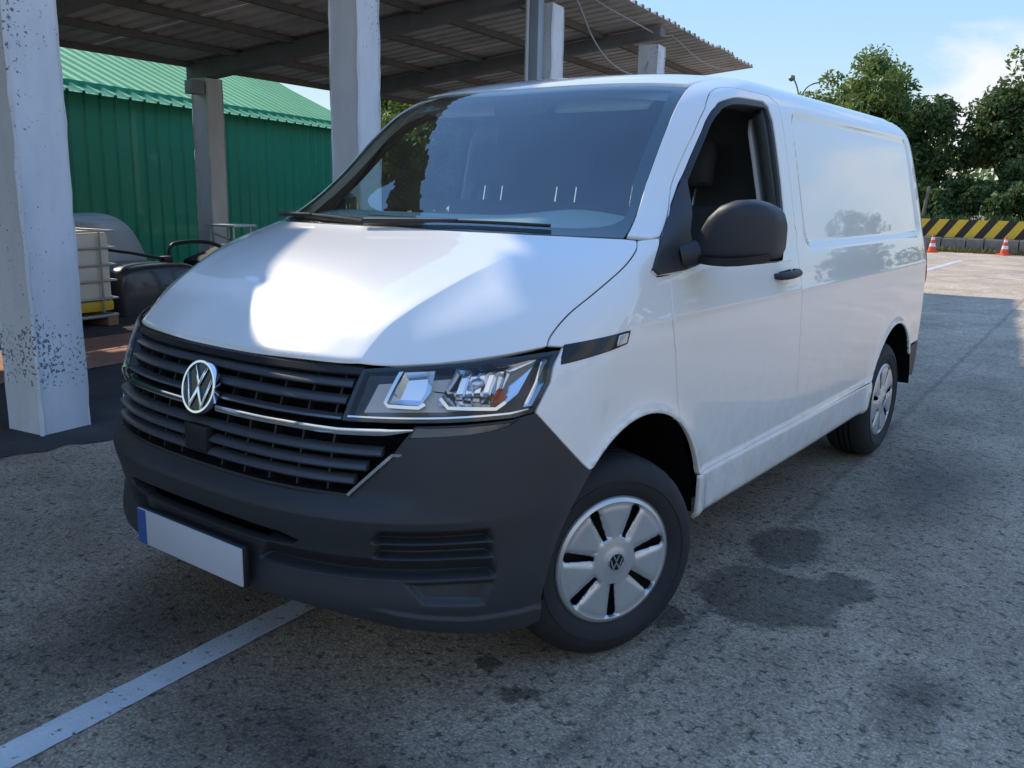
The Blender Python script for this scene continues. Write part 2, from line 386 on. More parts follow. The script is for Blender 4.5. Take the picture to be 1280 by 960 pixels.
def MBx(v,f):
    m=MB(); m.add(v,f); return m
def loft(name,A,B,offa,offb,mat,parent,side=1,cap=True,auto=25):
    "bowl: outline A at depth offa, outline B at depth offb, floor on B"
    A=np.array(A,float);B=np.array(B,float); a=EV(A[:,0],A[:,1],None,offa)*[side,1,1]; b=EV(B[:,0],B[:,1],None,offb)*[side,1,1]; n=len(A)
    fs=[(i,(i+1)%n,n+(i+1)%n,n+i) for i in range(n)]
    if cap: fs.append(tuple(range(n,2*n)))
    o=mk(name,np.vstack([a,b]),fs,mat,parent,auto=auto); return o
# ---------------------------------------------------------------- the van
VAN=empty('panel_van'); tag(VAN,'white panel van with dark grey plastic bumper parked beside the canopy','van')
AF=(.04,.352,.455)          # front arch centre y,z and radius
AR=(3.03,.345,.475,.432)    # rear arch centre y,z and half axes
def arch(cy,cz,a,b,t0,t1,n=22):
    return [(cy+a*math.cos(math.radians(t0+(t1-t0)*i/n)),cz+b*math.sin(math.radians(t0+(t1-t0)*i/n))) for i in range(n+1)]
def yz(L): return [(sY(y,z),z) for y,z in L]
def densyz(L,h=.05,closed=False):
    out=[]
    for i in range(len(L)-1+closed):
        a=L[i];b=L[(i+1)%len(L)];k=max(1,int(math.hypot(b[0]-a[0],b[1]-a[1])/h))
        out+=[(a[0]+(b[0]-a[0])*j/k,a[1]+(b[1]-a[1])*j/k) for j in range(k)]
    if not closed: out.append(L[-1])
    return out
def archd(p,cy,cz,a,b):
    r=np.hypot((p[...,1]-cy)/a,(p[...,2]-cz)/b); return (r-1)*.5*(a+b)
def rrect(y,z,y0,y1,z0,z1,r):
    cy,cz=(y0+y1)/2,(z0+z1)/2; qx=np.abs(y-cy)-(y1-y0)/2+r; qz=np.abs(z-cz)-(z1-z0)/2+r
    return np.hypot(np.maximum(qx,0),np.maximum(qz,0))+np.minimum(np.maximum(qx,qz),0)-r
def side_df(p,s,z):
    y=p[...,1]
    d=.013*sm(.540,.500,z)*sm(.30,.5,y)-.02*sm(.375,.335,z)
    df=archd(p,AF[0],AF[1],AF[2],AF[2]); dr=archd(p,AR[0],AR[1],AR[2],AR[3])
    for q in (df,dr): d=d+.014*np.exp(-np.clip(q-.012,0,9)/.028)*(z>.3)-.004*sm(.012,0,q)
    d=d+.0055*np.exp(-np.abs(z-1.092)/.018)*sm(-.1,.2,y)
    # pressed cargo panel
    yy=y+ (z-1.55)*-.02
    q=rrect(yy,z,1.50,3.60-.10*(z-1.28)/.5,1.262,1.828,.07)
    d=d-.011*sm(.012,-.030,q)
    return d
_cy=smooth_path([(-.80,.530),(-.72,.524),(-.68,.522),(-.62,.529),(-.55,.549),(-.44,.581),(-.31,.606),(-.19,.625),(-.05,.64)],10)
_cyx=np.array(_cy)
def crease_x(y): return np.interp(y,_cyx[:,0],_cyx[:,1])
def crease_pts():
    out=[]
    for z in np.arange(1.022,1.305,.0022):
        ss=np.arange(.45,.75,.001); p=MP(ss,np.full_like(ss,z)); k=np.argmin(np.abs(p[:,0]-crease_x(p[:,1])))
        for e in (0,.0035,-.0035,.010): out+=[(ss[k]+e,z),(-ss[k]-e,z)]
    return out
def hood_df(p,s,z):
    y=p[...,1]; x=np.abs(p[...,0])
    xc=crease_x(y)
    e=x-xc; f=sm(-.12,-.40,y)
    d=np.where(e>0,-.017*(1-np.exp(-np.clip(e,0,1)/.045))*sm(.36,.14,e),0)*f
    d=d+.004*np.exp(-(e/.05)**2)*f
    d=d-.006*sm(.30,.12,x)*sm(-.25,-.6,y)
    d=d-.008*sm(1.030,1.014,z)
    return d
FSH=smooth_path([(1.009,1.065),(1.000,1.092),(1.006,1.145),(1.028,1.190),(1.036,1.230),(1.026,1.265),(.985,1.303),(.933,1.332)],6)
HOODF=smooth_path([(0,1.0145),(.2,1.0155),(.36,1.017),(.537,1.0185),(.69,1.033),(.874,1.049),(1.009,1.065)],6)
HB=[(.881,1.336),(.68,1.341),(.47,1.343),(.2,1.3435),(0,1.3435)]
panel('bonnet',sym(HOODF[:-1]+FSH+HB),WHITE,VAN,h=.014,hz=.0045,df=hood_df,flange=.02,pts=crease_pts())
# ---- fender
DF_=[(.29,.74),(.268,.849),(.245,.984),(.215,1.081),(.235,1.224)]
DNOSE=[(1.278,1.224),(1.205,1.240),(1.189,1.252)]
def door_front():
    a=yz(densyz(DF_,.04)); return a+DNOSE+[(1.010,1.339)]
arcF=[(y,z) for y,z in arch(*AF[:2],AF[2],AF[2],128,56.5)]
TIP=(1.273,.708)
for sd in (1,-1):
    fp=[TIP]+[(1.16,.800),(1.045,.896),(1.069,.972),(1.058,1.060)]+FSH+[(.975,1.3355)]+door_front()[::-1]+[(sY(y,z),z) for y,z in arcF[::-1]]
    f=panel('front_wing',fp,WHITE,VAN,df=side_df,side=sd,h=.014)
    panel('indicator_trim',[(1.062,1.064),(1.319,1.080),(1.338,1.046),(1.086,1.018)],GLOSSB,f,h=.02,off=.0035,gap=0,side=sd,flange=.006)
    panel('side_repeater',[(1.268,1.0705),(1.308,1.0735),(1.322,1.050),(1.280,1.046)],pmat('clear_repeater',(.55,.56,.57),.15,coat=1,metal=.4),f,h=.01,off=.0065,gap=0,side=sd,flange=.004)
# ---- doors
DT=smooth_path([(.37,1.449),(.452,1.53),(.607,1.669),(.745,1.783),(.815,1.832),(.90,1.862),(1.025,1.874),(1.33,1.876)],5)
DREAR=[(1.392,1.845),(1.392,1.6),(1.386,1.3),(1.380,1.168),(1.380,1.03),(1.395,.85),(1.41,.70),(1.42,.515)]
WIN=smooth_path([(.305,1.385),(.502,1.547),(.706,1.727),(.790,1.783),(.857,1.812),(.995,1.834),(1.24,1.842)],4)+[(1.275,1.825),(1.292,1.77),(1.292,1.52),(1.278,1.31),(1.25,1.287),(.24,1.262)]
WINF=[(.130,1.252)]
arcD=[(y,z) for y,z in arch(*AF[:2],AF[2],AF[2],21.0,56.5,14)]
def ring_inset(poly,g):
    q=np.array(poly,float)
    if area2(q)<0: q=q[::-1]
    q=dens(q,.03); return inset(q,g)[0]
for sd in (1,-1):
    dp=yz(densyz(DT,.05))+yz(densyz(DREAR,.05))+[(sY(y,z),z) for y,z in arcD]+door_front()
    wp=yz(densyz(WIN,.05,True))
    d=panel('front_door',dp[::-1],WHITE,VAN,df=side_df,side=sd,holes=[wp],gap=.0052,flange=.025)
    inner=ring_inset(wp,.024); 
    panel('window_seal',wp,PLAST2,d,side=sd,holes=[inner],gap=.002,off=-.004,h=.02,flange=.05)
    # rear window channel and inner bars
    panel('window_channel',yz(densyz([(1.232,1.815),(1.268,1.815),(1.270,1.30),(1.238,1.30)],.05,True)),PLAST2,d,side=sd,gap=0,off=-.016,h=.02,flange=.03)
    # triangular mirror plate
    panel('mirror_plate',[(1.200,1.245),(1.268,1.229)]+yz(densyz([(.34,1.234),(.425,1.243),(.412,1.30),(.405,1.35),(.487,1.515),(.478,1.522),(.33,1.405),(.232,1.336)],.015)),PLAST,d,side=sd,gap=.001,off=.009,h=.02,flange=.012)
    if sd<0:
        panel('door_glass',list(map(tuple,inner)),DOORG,d,side=sd,gap=.0,off=-.018,h=.03,flange=.003)
    # handle: grip bar on two feet with a cup behind
    hb=MB(); s0=1 if sd>0 else -1
    xs=lambda y,z:float(MX(y,z))
    pts=[(s0*(xs(y,z)+o_),y,z) for y,z,o_ in [(1.095,1.166,-.004),(1.105,1.167,.022),(1.14,1.169,.036),(1.20,1.171,.040),(1.26,1.173,.036),(1.292,1.174,.022),(1.302,1.174,-.004)]]
    hb.tube(pts,[.012,.014,.0155,.016,.0155,.014,.012],12); o=hb.build('handle',PLAST,d)
    o.scale=(1,1,1)
    panel('handle_cup',yz(densyz([(1.14,1.152),(1.14,1.180),(1.27,1.184),(1.27,1.156)],.05,True)),PLAST2,d,side=sd,gap=0,off=.0015,h=.02,flange=.003)
# ---- A pillar and cantrail
SEAM=[(.722,1.872),(.735,1.900),(.775,1.922)]
ZR=1.934
def rail_top(y0,y1):
    return yz(densyz([(y0,ZR),(y1,ZR)],.08))
WSR=[(.879,1.345),(.845,1.425),(.812,1.508),(.775,1.650),(.744,1.770),(.722,1.862)]
for sd in (1,-1):
    pp=[(.975,1.3385),(1.006,1.3425)]+yz(densyz(DT,.05))+yz([(1.392,1.88),(1.392,ZR)])+rail_top(1.38,1.06)[1:]+SEAM[::-1]+WSR[::-1]
    panel('windscreen_pillar',pp[::-1],WHITE,VAN,side=sd,gap=.003,h=.014)
# ---- roof
def se(z): return float(np.interp(z,M_ZT,M_SE))
WST=[(0,1.866),(.2,1.870),(.34,1.872),(.55,1.874),(.70,1.872)]
ZT_=1.970
def srow(z,n=24): return [(se(z)*t,z) for t in np.linspace(.985,0,n)]
rp=WST+SEAM[1:]+rail_top(1.06,3.6)+[(sY(3.68,ZR),ZR)]+[(se(ZR)*t+sY(3.68,ZR)*(1-t),ZR) for t in (.3,.6,.985)]+srow(ZT_)
roof=panel('roof',sym([(a,b) for a,b in rp]),WHITE,VAN,h=.05,hz=.003,gap=.0025)
top=[tuple(MP(s_,ZT_)) for s_,z_ in srow(ZT_)[::-1]]
ring=[(x,y,z-.003) for x,y,z in top]+[(-x,y,z-.003) for x,y,z in reversed(top)][0:]
cx=[(0,y,1.986) for y in (1.6,3.3)]
nR=len(ring); tv=ring+[(x*.55,(y-2.4)*.7+2.4,1.986) for x,y,z in ring]
mk('roof_cap',tv,[(i,(i+1)%nR,nR+(i+1)%nR,nR+i) for i in range(nR)]+[tuple(range(nR,2*nR))],WHITE,roof)
# ---- side panel, sill, rear doors
ZB=.345
for sd in (1,-1):
    arr=arch(*AR[:2],AR[2],AR[3],8,172,26)
    ft=[(1.392,ZR),(1.392,1.845),(1.392,1.6),(1.386,1.3),(1.380,1.168),(1.380,1.03),(1.395,.85),(1.41,.70),(1.42,.515)]
    body=yz(densyz(ft,.06))+yz(densyz([(1.42,.515),(AR[0]-AR[2]+.012,.515)],.08))[1:]+[(sY(y,z),z) for y,z in arr[::-1] if z>.515]
    body+=yz([(3.50,.60)])+[(sY(y,z),z) for y,z in zip(np.interp(np.linspace(.60,ZR,40),[.60,.9,1.3,1.7,1.85,ZR],[3.93,3.94,3.92,3.85,3.80,3.70]),np.linspace(.60,ZR,40))]+rail_top(3.6,1.5)
    bp=panel('cargo_side',body,WHITE,VAN,df=side_df,side=sd,h=.012 if sd>0 else .03,gap=.003)
    sl_=yz(densyz([(.48,ZB),(AR[0]-AR[2]-.005,ZB),(AR[0]-AR[2]+.012,.515),(.465,.515)],.06,True))
    panel('sill',sl_,WHITE,VAN,df=side_df,side=sd,h=.018,gap=.001,roll=.004)
    zz_=np.linspace(.60,ZR,40); ye=np.interp(zz_,[.60,.9,1.3,1.7,1.85,ZR],[3.93,3.94,3.92,3.85,3.80,3.70])
    rd=[(se(z)-.02,z) for z in zz_]+[(sY(y,z),z) for y,z in zip(ye[::-1],zz_[::-1])]
    panel('rear_door',rd,WHITE,VAN,side=sd,h=.05,gap=.005)
    panel('tail_lamp',[(sY(3.80,.92),.92),(sY(3.94,.92),.92),(sY(3.925,1.28),1.28),(sY(3.82,1.28),1.28)],RED,VAN,side=sd,h=.03,off=.006,gap=0)
    rb=yz([(3.52,.40),(3.50,.58)])+[(sY(3.9,.585),.585),(se(.585)-.02,.585),(se(.36)-.02,.36),(sY(3.9,.34),.34)]
    panel('rear_bumper',rb[::-1],PLAST,VAN,side=sd,h=.03,off=.004,gap=0,flange=.02)
# ---- windscreen
wsp=[(0,1.3475),(.47,1.347),(.68,1.345),(.876,1.341)]+WSR[1:-1]+[(.718,1.862),(.55,1.866),(.34,1.866),(.2,1.864),(0,1.860)]
ws=panel('windscreen',sym(wsp),WSG,VAN,h=.02,gap=.002,off=-.003,flange=.004,roll=.001)
hole=[(0,1.378),(.45,1.378),(.70,1.372),(.815,1.40)]+[(s-.045,z) for s,z in WSR[2:-1]]+[(.672,1.835),(.645,1.848),(.34,1.853),(0,1.848)]
panel('windscreen_border',sym(wsp),GLOSSB,ws,h=.02,gap=.003,off=-.009,flange=.006,holes=[sym(smooth_path(hole,3))])
# ---- front bumper
LOUV=[.455,.513,.560]
def bump_df(p,s,z):
    a=np.abs(s); d=np.zeros(np.shape(s))
    d=d-.030*sm(.628,.700,z)*sm(.80,.60,a)                     # lip rising to the grille
    d=d+.004*np.exp(-np.abs(z-.622)/.012)*sm(1.05,.8,a)        # crease
    d=d-.020*sm(.615,.50,z)*sm(1.05,.85,a)*sm(.36,.46,z)
    # louvres
    top=np.where(a>.665,.600,.513)
    m=sm(.27,.30,a)*sm(.985,.955,a+.06*(z-.45))
    for k,z0 in enumerate(LOUV):
        z1=(LOUV+[.600])[k+1]
        lo=.27 if k<1 else (.40 if k<1 else .64)
        mk_=sm(lo,lo+.014,a-(z-z0)*.5)*sm(.985,.972,a+.12*(z-.45))
        t=(z-z0)/(z1-z0)
        prof=np.where((t>=0)&(t<=1),np.where(t<.16,t/.16,(1-t)/.84),0)
        d=d-.042*prof*mk_
    # blanked fog lamp pocket and lower lip
    w_=np.minimum.reduce([a-(.728+(.445-z)*.8),(.985-(.445-z)*.6)-a,z-.385+(a-.775)*.08,.447-z])
    d=d-.016*sm(0,.016,w_)
    zl=np.interp(a,[.66,.762,.894,1.042,1.12],[.372,.355,.338,.337,.345])
    d=d+.008*sm(.006,-.006,z-zl)*sm(.6,.72,a)
    # front of the wheel arch
    q=archd(p,AF[0],AF[1],AF[2],AF[2]); d=d+.010*np.exp(-np.clip(q,0,9)/.03)
    return d
arcB=[(sY(y,z),z) for y,z in arch(*AF[:2],AF[2],AF[2],187,129,16)]
bhalf=smooth_path([(0,.360),(.269,.362),(.488,.352),(.60,.334),(.70,.318),(.815,.300),(.948,.279),(1.04,.279)],4)+arcB+[TIP,(1.16,.799),(1.045,.894),(.979,.882),(.85,.876),(.722,.8725),(.716,.86),(.700,.835),(.676,.797),(.566,.685),(.50,.6805),(.364,.679),(.18,.679),(0,.679)]
slot=sym([(0,.512),(.30,.512),(.40,.522),(.425,.540),(.36,.556),(.2,.563),(0,.565)])
drlp=[(.716,.843),(.80,.846),(.873,.850),(.935,.857),(.975,.866),(1.004,.884),(.98,.876),(.85,.8705),(.728,.8675)]
BUMP=panel('front_bumper',sym(bhalf),PLAST,VAN,h=.010,hz=.0036,df=bump_df,gap=.002,flange=.03,holes=[slot,drlp,[(-s,z) for s,z in drlp]])
panel('lower_intake',sym([(0,.42),(.36,.42),(.45,.50),(.45,.58),(0,.58)]),DARK,BUMP,off=-.10,gap=0,h=.05)
for sd in (1,-1):
    panel('daylight_lens',drlp,pmat('smoked_lens',(.06,.055,.05),.12,coat=1,metal=.3),BUMP,side=sd,gap=.001,off=-.006,h=.012)
    sweep('bright_trim',[(.566,.6865),(.676,.7985),(.725,.797)],[(0,-.005),(.009,-.004),(.009,.004),(0,.005)],CHROMEB,BUMP,side=sd,off=-.024,step=.01)
# number plate: plain, as its characters are blurred out in the photograph
pl=empty('number_plate',parent=VAN)
m=MB(); m.box((0,-.912,.438),(.53,.018,.125)); m.build('plate_holder',PLAST2,pl,bevel=.004)
m=MB(); m.box((0,-.9235,.438),(.52,.006,.112)); m.build('plate_face',pmat('plate_white',(.50,.51,.52),.45,var=.05),pl,bevel=.002)
m=MB(); m.box((-.237,-.9272,.438),(.044,.002,.108)); m.build('plate_band',pmat('plate_blue',(.035,.09,.28),.4),pl)
# ---- grille
G=empty('grille',parent=VAN)
gh=[(0,.670),(.36,.668),(.58,.676),(.70,.80),(.735,.868),(.530,.872),(.552,1.022),(.36,1.020),(0,1.018)]
panel('grille_backing',sym(gh),DARK,G,off=-.060,gap=0,h=.05)
SLP=[(-.030,-.011),(-.004,-.010),(.002,-.004),(-.002,.003),(-.016,.010),(-.034,.011)]
for z,e in [(.968,.527),(.926,.522),(.800,.648),(.761,.612),(.724,.582)]:
    sweep('grille_slat',[(-e,z),(e,z)],SLP,pmat('grille_plastic',(.060,.062,.067),.36,var=.1,vscale=5),G,off=-.006,step=.03)
sweep('grille_slat',[(-.520,.883),(.520,.883)],[(-.03,-.007),(-.002,-.006),(.003,-.002),(0,.003),(-.03,.006)],pmat('satin_trim',(.22,.23,.25),.3,metal=.7),G,off=-.006,step=.03)
sweep('grille_frame',[(-.545,1.0025),(-.36,1.0005),(0,.9985),(.36,1.0005),(.545,1.0025)],[(-.03,-.012),(0,-.012),(.003,-.006),(-.006,.009),(-.03,.011)],PLAST2,G,off=-.006,step=.03)
sweep('grille_frame',[(-.57,.690),(0,.688),(.57,.690)],[(-.05,-.010),(.0,-.010),(-.002,-.002),(-.05,.004)],PLAST2,G,off=-.022,step=.03)
for sd in (1,-1):
    sweep('chrome_strip',[(.07,.8525),(.35,.854),(.52,.8515),(.66,.857),(.722,.863)],[(-.02,-.010),(.004,-.0095),(.007,0),(.004,.0085),(-.02,.010)],CHROME,G,side=sd,off=-.004,step=.02,scale=lambda t:1 if t<.86 else 1-(t-.86)/.14*.75)
    for k,x in enumerate([.10,.20,.30,.40,.49]):
        sweep('grille_rib',[(x,.885),(x,.995)],[(-.05,-.004),(-.026,-.003),(-.026,.003),(-.05,.004)],PLAST2,G,side=sd,flat=False)
    for k,x in enumerate([.10,.20,.30,.40,.50]):
        sweep('grille_rib',[(x,.695),(x,.845)],[(-.05,-.004),(-.026,-.003),(-.026,.003),(-.05,.004)],PLAST2,G,side=sd,flat=False)
m=MB(); m.box((.005,-.868,.757),(.105,.03,.078)); m.build('sensor_cover',PLAST2,G,bevel=.004)
# ---- round badge: ring with two stacked letters
def thick(pl,wd):
    "closed outline of a polyline of width wd with mitred joints"
    L=[];Rr=[]
    for i,p in enumerate(pl):
        p=Vector(p); a=Vector(pl[i-1]) if i else None; b=Vector(pl[i+1]) if i<len(pl)-1 else None
        t1=(p-a).normalized() if a else (b-p).normalized(); t2=(b-p).normalized() if b else t1
        n1=Vector((-t1.y,t1.x)); n2=Vector((-t2.y,t2.x)); n=(n1+n2).normalized(); k=min(1/max(n.dot(n1),.3),2.6)
        L.append(p+n*wd/2*k); Rr.append(p-n*wd/2*k)
    return [tuple(x) for x in L]+[tuple(x) for x in reversed(Rr)]
def badge(parent,o,X,Y,Z,R,matl,matd,sub=True):
    root=empty('badge',parent=parent) if sub else None; par=root or parent
    m=MB(); m.lathe([(0.001,-.010),(R*.97,-.010),(R*.97,.004),(0.001,.004)],o,Z,48); m.build('badge_disc',matd,par,auto=40)
    m=MB(); m.lathe([(R,-.010),(R,.006),(R*.985,.010),(R*.90,.010),(R*.885,.006),(R*.885,-.01)],o,Z,64,closed=True); m.build('badge_ring',matl,par,auto=50)
    r=R*.93; wd=.155*r
    for nm,pl in (('badge_letter',[(-.40,.84),(0,.10),(.40,.84)]),('badge_letter',[(-.83,.44),(-.40,-.80),(0,-.05),(.40,-.80),(.83,.44)])):
        q=thick([(a*r,b*r) for a,b in pl],wd)
        q=[(a*min(1,r*.99/max(1e-6,math.hypot(a,b))),b*min(1,r*.99/max(1e-6,math.hypot(a,b)))) for a,b in q]
        m=MB(); m.prism(q,.006,X,Y,Z,o+Z*.003); m.build(nm,matl,par,bevel=.0012)
    return root
zt=Vector((0,-1,.27)).normalized(); xt=Vector((1,0,0)); yt=zt.cross(xt)
badge(VAN,Vector((0.0,-.852,.902)),xt,yt,zt,.078,CHROME,GLOSSB)
# ---- head lamps
HLP=[(.525,.8775),(.809,.8825),(.979,.8875),(1.043,.8985),(1.067,.972),(1.054,1.054),(.874,1.0395),(.69,1.0235),(.543,1.0085)]
REFL=pmat('lamp_reflector',(.78,.80,.83),.10,metal=1)
HOUS=pmat('lamp_housing',(.30,.32,.35),.22,metal=.8)
for sd in (1,-1):
    H=panel('head_lamp',HLP,LENS,VAN,side=sd,gap=.0015,off=0,h=.02,flange=.003,roll=.001)
    ins=ring_inset(HLP,.009)
    panel('lamp_rim',HLP,GLOSSB,H,side=sd,holes=[ins],gap=.001,off=-.004,h=.02,flange=.06)
    loft('lamp_bowl',HLP,[(.55,.905),(.8,.91),(.95,.915),(.98,.93),(.99,.97),(.985,1.015),(.86,1.005),(.70,.995),(.57,.985)],-.008,-.075,HOUS,H,side=sd)
    # inner module: shallow projector box with bright corner trim
    A_=[(.640,.930),(.724,.926),(.742,.96),(.735,1.016),(.655,1.010)]; B_=[(.655,.945),(.715,.943),(.722,.965),(.718,1.0),(.663,.995)]
    loft('projector_box',A_,B_,-.020,-.060,REFL,H,side=sd)
    A_=[(.770,.926),(.945,.915),(.985,.95),(1.002,1.038),(.790,1.025)]; B_=[(.81,.955),(.90,.95),(.915,.965),(.92,1.005),(.82,1.0)]
    loft('reflector',A_,B_,-.016,-.070,REFL,H,side=sd)
    for k in range(6):
        s0=.812+k*.026
        loft('reflector_facet',[(s0,.950),(s0+.023,.949),(s0+.024,1.018),(s0,1.016)],[(s0+.003,.96),(s0+.02,.96),(s0+.02,1.008),(s0+.003,1.008)],-.050+.004*(k%2),-.068,REFL,H,side=sd)
    pb=EV(np.array([.862]),np.array([.982]),None,-.035)[0]*[sd,1,1]
    m=MB(); m.lathe([(.001,.022),(.010,.019),(.014,.008),(.014,-.01),(.010,-.02)],pb,(0,-1,0),20); m.build('bulb',pmat('bulb_glass',(.75,.76,.78),.08,metal=.7),H)
    CORN=[(-.006,-.0045),(.006,-.0045),(.006,.0045),(-.006,.0045)]
    sweep('module_trim',[(.648,1.012),(.630,.930),(.640,.922),(.722,.920),(.736,.93)],CORN,CHROMEB,H,side=sd,off=-.016,step=.02,flat=False)
    sweep('module_trim',[(.772,.945),(.800,.920),(.930,.914),(.952,.93)],CORN,CHROMEB,H,side=sd,off=-.014,step=.02,flat=False)
    sweep('lamp_blade',[(.532,.888),(.81,.8935),(.975,.899),(1.025,.905)],[(-.004,-.004),(.004,-.004),(.004,.004),(-.004,.004)],CHROMEB,H,side=sd,off=-.010,step=.02,flat=False)
    loft('marker_strip',[(1.008,.915),(1.034,.915),(1.055,.975),(1.046,1.042),(1.016,1.038),(1.024,.975)],[(1.008,.92),(1.03,.92),(1.05,.975),(1.042,1.036),(1.012,1.032),(1.016,.975)],-.010,-.028,REFL,H,side=sd)
    loft('indicator_bulb',[(.918,.935),(.936,.933),(.942,.965),(.926,.968)],[(.92,.94),(.934,.938),(.938,.96),(.928,.962)],-.022,-.05,AMBER,H,side=sd)
# ---- cowl and wipers
m=panel('cowl_panel',sym([(0,1.325),(.5,1.325),(.86,1.318),(.875,1.352),(.5,1.358),(0,1.358)]),PLAST2,VAN,off=-.02,gap=0,h=.04)
def wpath(L,off): 
    L=np.array(L,float); return [tuple(v) for v in EV(L[:,0],L[:,1],None,off)]
for nm,a,b in (('wiper',(-.10,1.352),(.62,1.362)),('wiper',(-.80,1.358),(-.14,1.352))):
    Wp=empty(nm,parent=VAN)
    m=MB(); q=[(a[0]+(b[0]-a[0])*t,a[1]+(b[1]-a[1])*t+.008*math.sin(math.pi*t)) for t in np.linspace(0,1,14)]
    m.tube(wpath(q,.008),.0055,8); m.build('wiper_blade',PLAST2,Wp)
    m=MB(); q=[(a[0]+(b[0]-a[0])*t,a[1]-.012+(b[1]-a[1])*t+.02*t) for t in np.linspace(.0,.55,8)]
    m.tube(wpath(q,.022),[.012,.011,.010,.009,.008,.007,.006,.005],8); m.build('wiper_arm',PLAST2,Wp)
# ---- wheels
def wheel(cx,cy,cz,steer,sd):
    root=empty('wheel',(cx,cy,cz),parent=VAN); root.rotation_euler=(0,0,steer)
    X_=Vector((sd,0,0))
    # outer face sits at local x=0 going outwards
    prof=[(.212,.000),(.222,.008),(.240,.016),(.2600,.0185),(.2615,.0215),(.266,.0215),(.2675,.0185),(.285,.015),(.305,.004),(.322,-.012),(.331,-.030),(.3345,-.055),(.3355,-.105),(.3345,-.16),(.331,-.185),(.322,-.203),(.305,-.219),(.285,-.230),(.262,-.234),(.240,-.231),(.222,-.223),(.212,-.215)]
    n=120; m=MB(); m.lathe(prof,(0,0,0),X_,n)
    # tread blocks: sink grooves on the crown
    vs=[Vector(v) for v in m.v]
    for i,(r,h) in enumerate(prof):
        if .322<r:
            for k in range(n):
                v=vs[i*n+k]; f=1-(.006/r if (k%4==0 and r<.3344) else 0)
                vs[i*n+k]=Vector((v.x,v.y*f,v.z*f))
    m.v=[tuple(v) for v in vs]
    m.build('tyre',RUBBER,root,auto=30)
    m=MB()
    for h in (-.075,-.105,-.135):
        m.lathe([(.3362,h-.004),(.3368,h),(.3362,h+.004)],(0,0,0),X_,60)
    m.build('tread_groove',DARK,root)
    m=MB(); m.lathe([(.2145,.002),(.205,-.012),(.195,-.05),(.12,-.06),(.06,-.05),(.001,-.05)],(0,0,0),X_,48); m.build('wheel_disc',pmat('steel_dark',(.015,.015,.016),.6),root)
    # wheel cover with seven slots: flat outline triangulated, then dished
    R=.2135
    ring=[(R*math.cos(2*math.pi*k/112),R*math.sin(2*math.pi*k/112)) for k in range(112)]
    slots=[]
    for k in range(7):
        a=2*math.pi*(k+.5)/7+math.radians(90); u=Vector((math.cos(a),math.sin(a))); v=Vector((-u.y,u.x))
        q=[(.080,-.008),(.080,.008),(.12,.0110),(.183,.0160),(.189,.009),(.189,-.009),(.183,-.0160),(.12,-.0110)]
        slots.append([tuple(u*a_+v*b_+u*0) for a_,b_ in q])
    V=[Vector(p) for p in ring];E=[(i,(i+1)%112) for i in range(112)]
    for s_ in slots:
        b=len(V); s2=[]
        for i in range(len(s_)):
            p,q=Vector(s_[i]),Vector(s_[(i+1)%len(s_)]); kk=max(1,int((q-p).length/.008)); s2+=[p+(q-p)*j/kk for j in range(kk)]
        V+=s2; E+=[(b+i,b+(i+1)%len(s2)) for i in range(len(s2))]
    for r in np.arange(.012,R-.003,.008):
        kk=max(8,int(2*math.pi*r/.009))
        for j in range(kk):
            p=Vector((r*math.cos(2*math.pi*j/kk),r*math.sin(2*math.pi*j/kk)))
            V.append(p)
    V.append(Vector((0,0)))
    rr=geometry.delaunay_2d_cdt(V,E,[],0,1e-7,True)
    vv=np.array([tuple(x) for x in rr[0]]); ff=np.array([f for f in rr[2] if len(f)==3]); c=vv[ff].mean(1)
    k=np.hypot(c[:,0],c[:,1])<R*.999
    for s_ in slots: k&=~inpoly(c,np.array(s_))
    ff=ff[k]; a=vv[ff]; ar=np.cross(a[:,1]-a[:,0],a[:,2]-a[:,0]); ff[ar<0]=ff[ar<0][:,::-1]
    r=np.hypot(vv[:,0],vv[:,1]); th=np.arctan2(vv[:,1],vv[:,0])
    hgt=np.interp(r,[0,.035,.045,.08,.13,.175,.19,.197,.2135],[.020,.020,.016,.012,.012,.013,.010,.013,.004])
    ph=((th-math.radians(90))/(2*math.pi)*7-.5)%1.0; dd=np.minimum(ph,1-ph)*2*math.pi/7*r
    hgt=hgt-.007*np.exp(-(np.clip(dd-.014,0,1)/.008)**2)*sm(.075,.085,r)*sm(.197,.19,r)
    P3=np.stack([sd*hgt,vv[:,0],vv[:,1]],1)
    cv=mk('wheel_cover',P3,[tuple(f) if sd>0 else tuple(f[::-1]) for f in ff],CAPM,root,auto=28)
    md=cv.modifiers.new('thick','SOLIDIFY'); md.thickness=.006; md.offset=-1
    Z=X_; Y=Vector((0,0,1)); Xx=Y.cross(Z)
    m=MB(); m.lathe([(.001,.022),(.026,.022),(.029,.018),(.029,.01)],(0,0,0),Z,32); m.build('badge_disc',GLOSSB,root,auto=40)
    m=MB(); m.lathe([(.029,.018),(.029,.0245),(.0265,.0245),(.0255,.022)],(0,0,0),Z,40); m.build('badge_ring',CHROMEB,root,auto=40)
    for pl_ in ([(-.40,.84),(0,.10),(.40,.84)],[(-.83,.44),(-.40,-.80),(0,-.05),(.40,-.80),(.83,.44)]):
        r_=.026; q=thick([(a_*r_,b_*r_) for a_,b_ in pl_],.16*r_); m=MB(); m.prism(q,.002,Xx,Y,Z,Z*.0222); m.build('badge_letter',CHROMEB,root,auto=30)
    return root
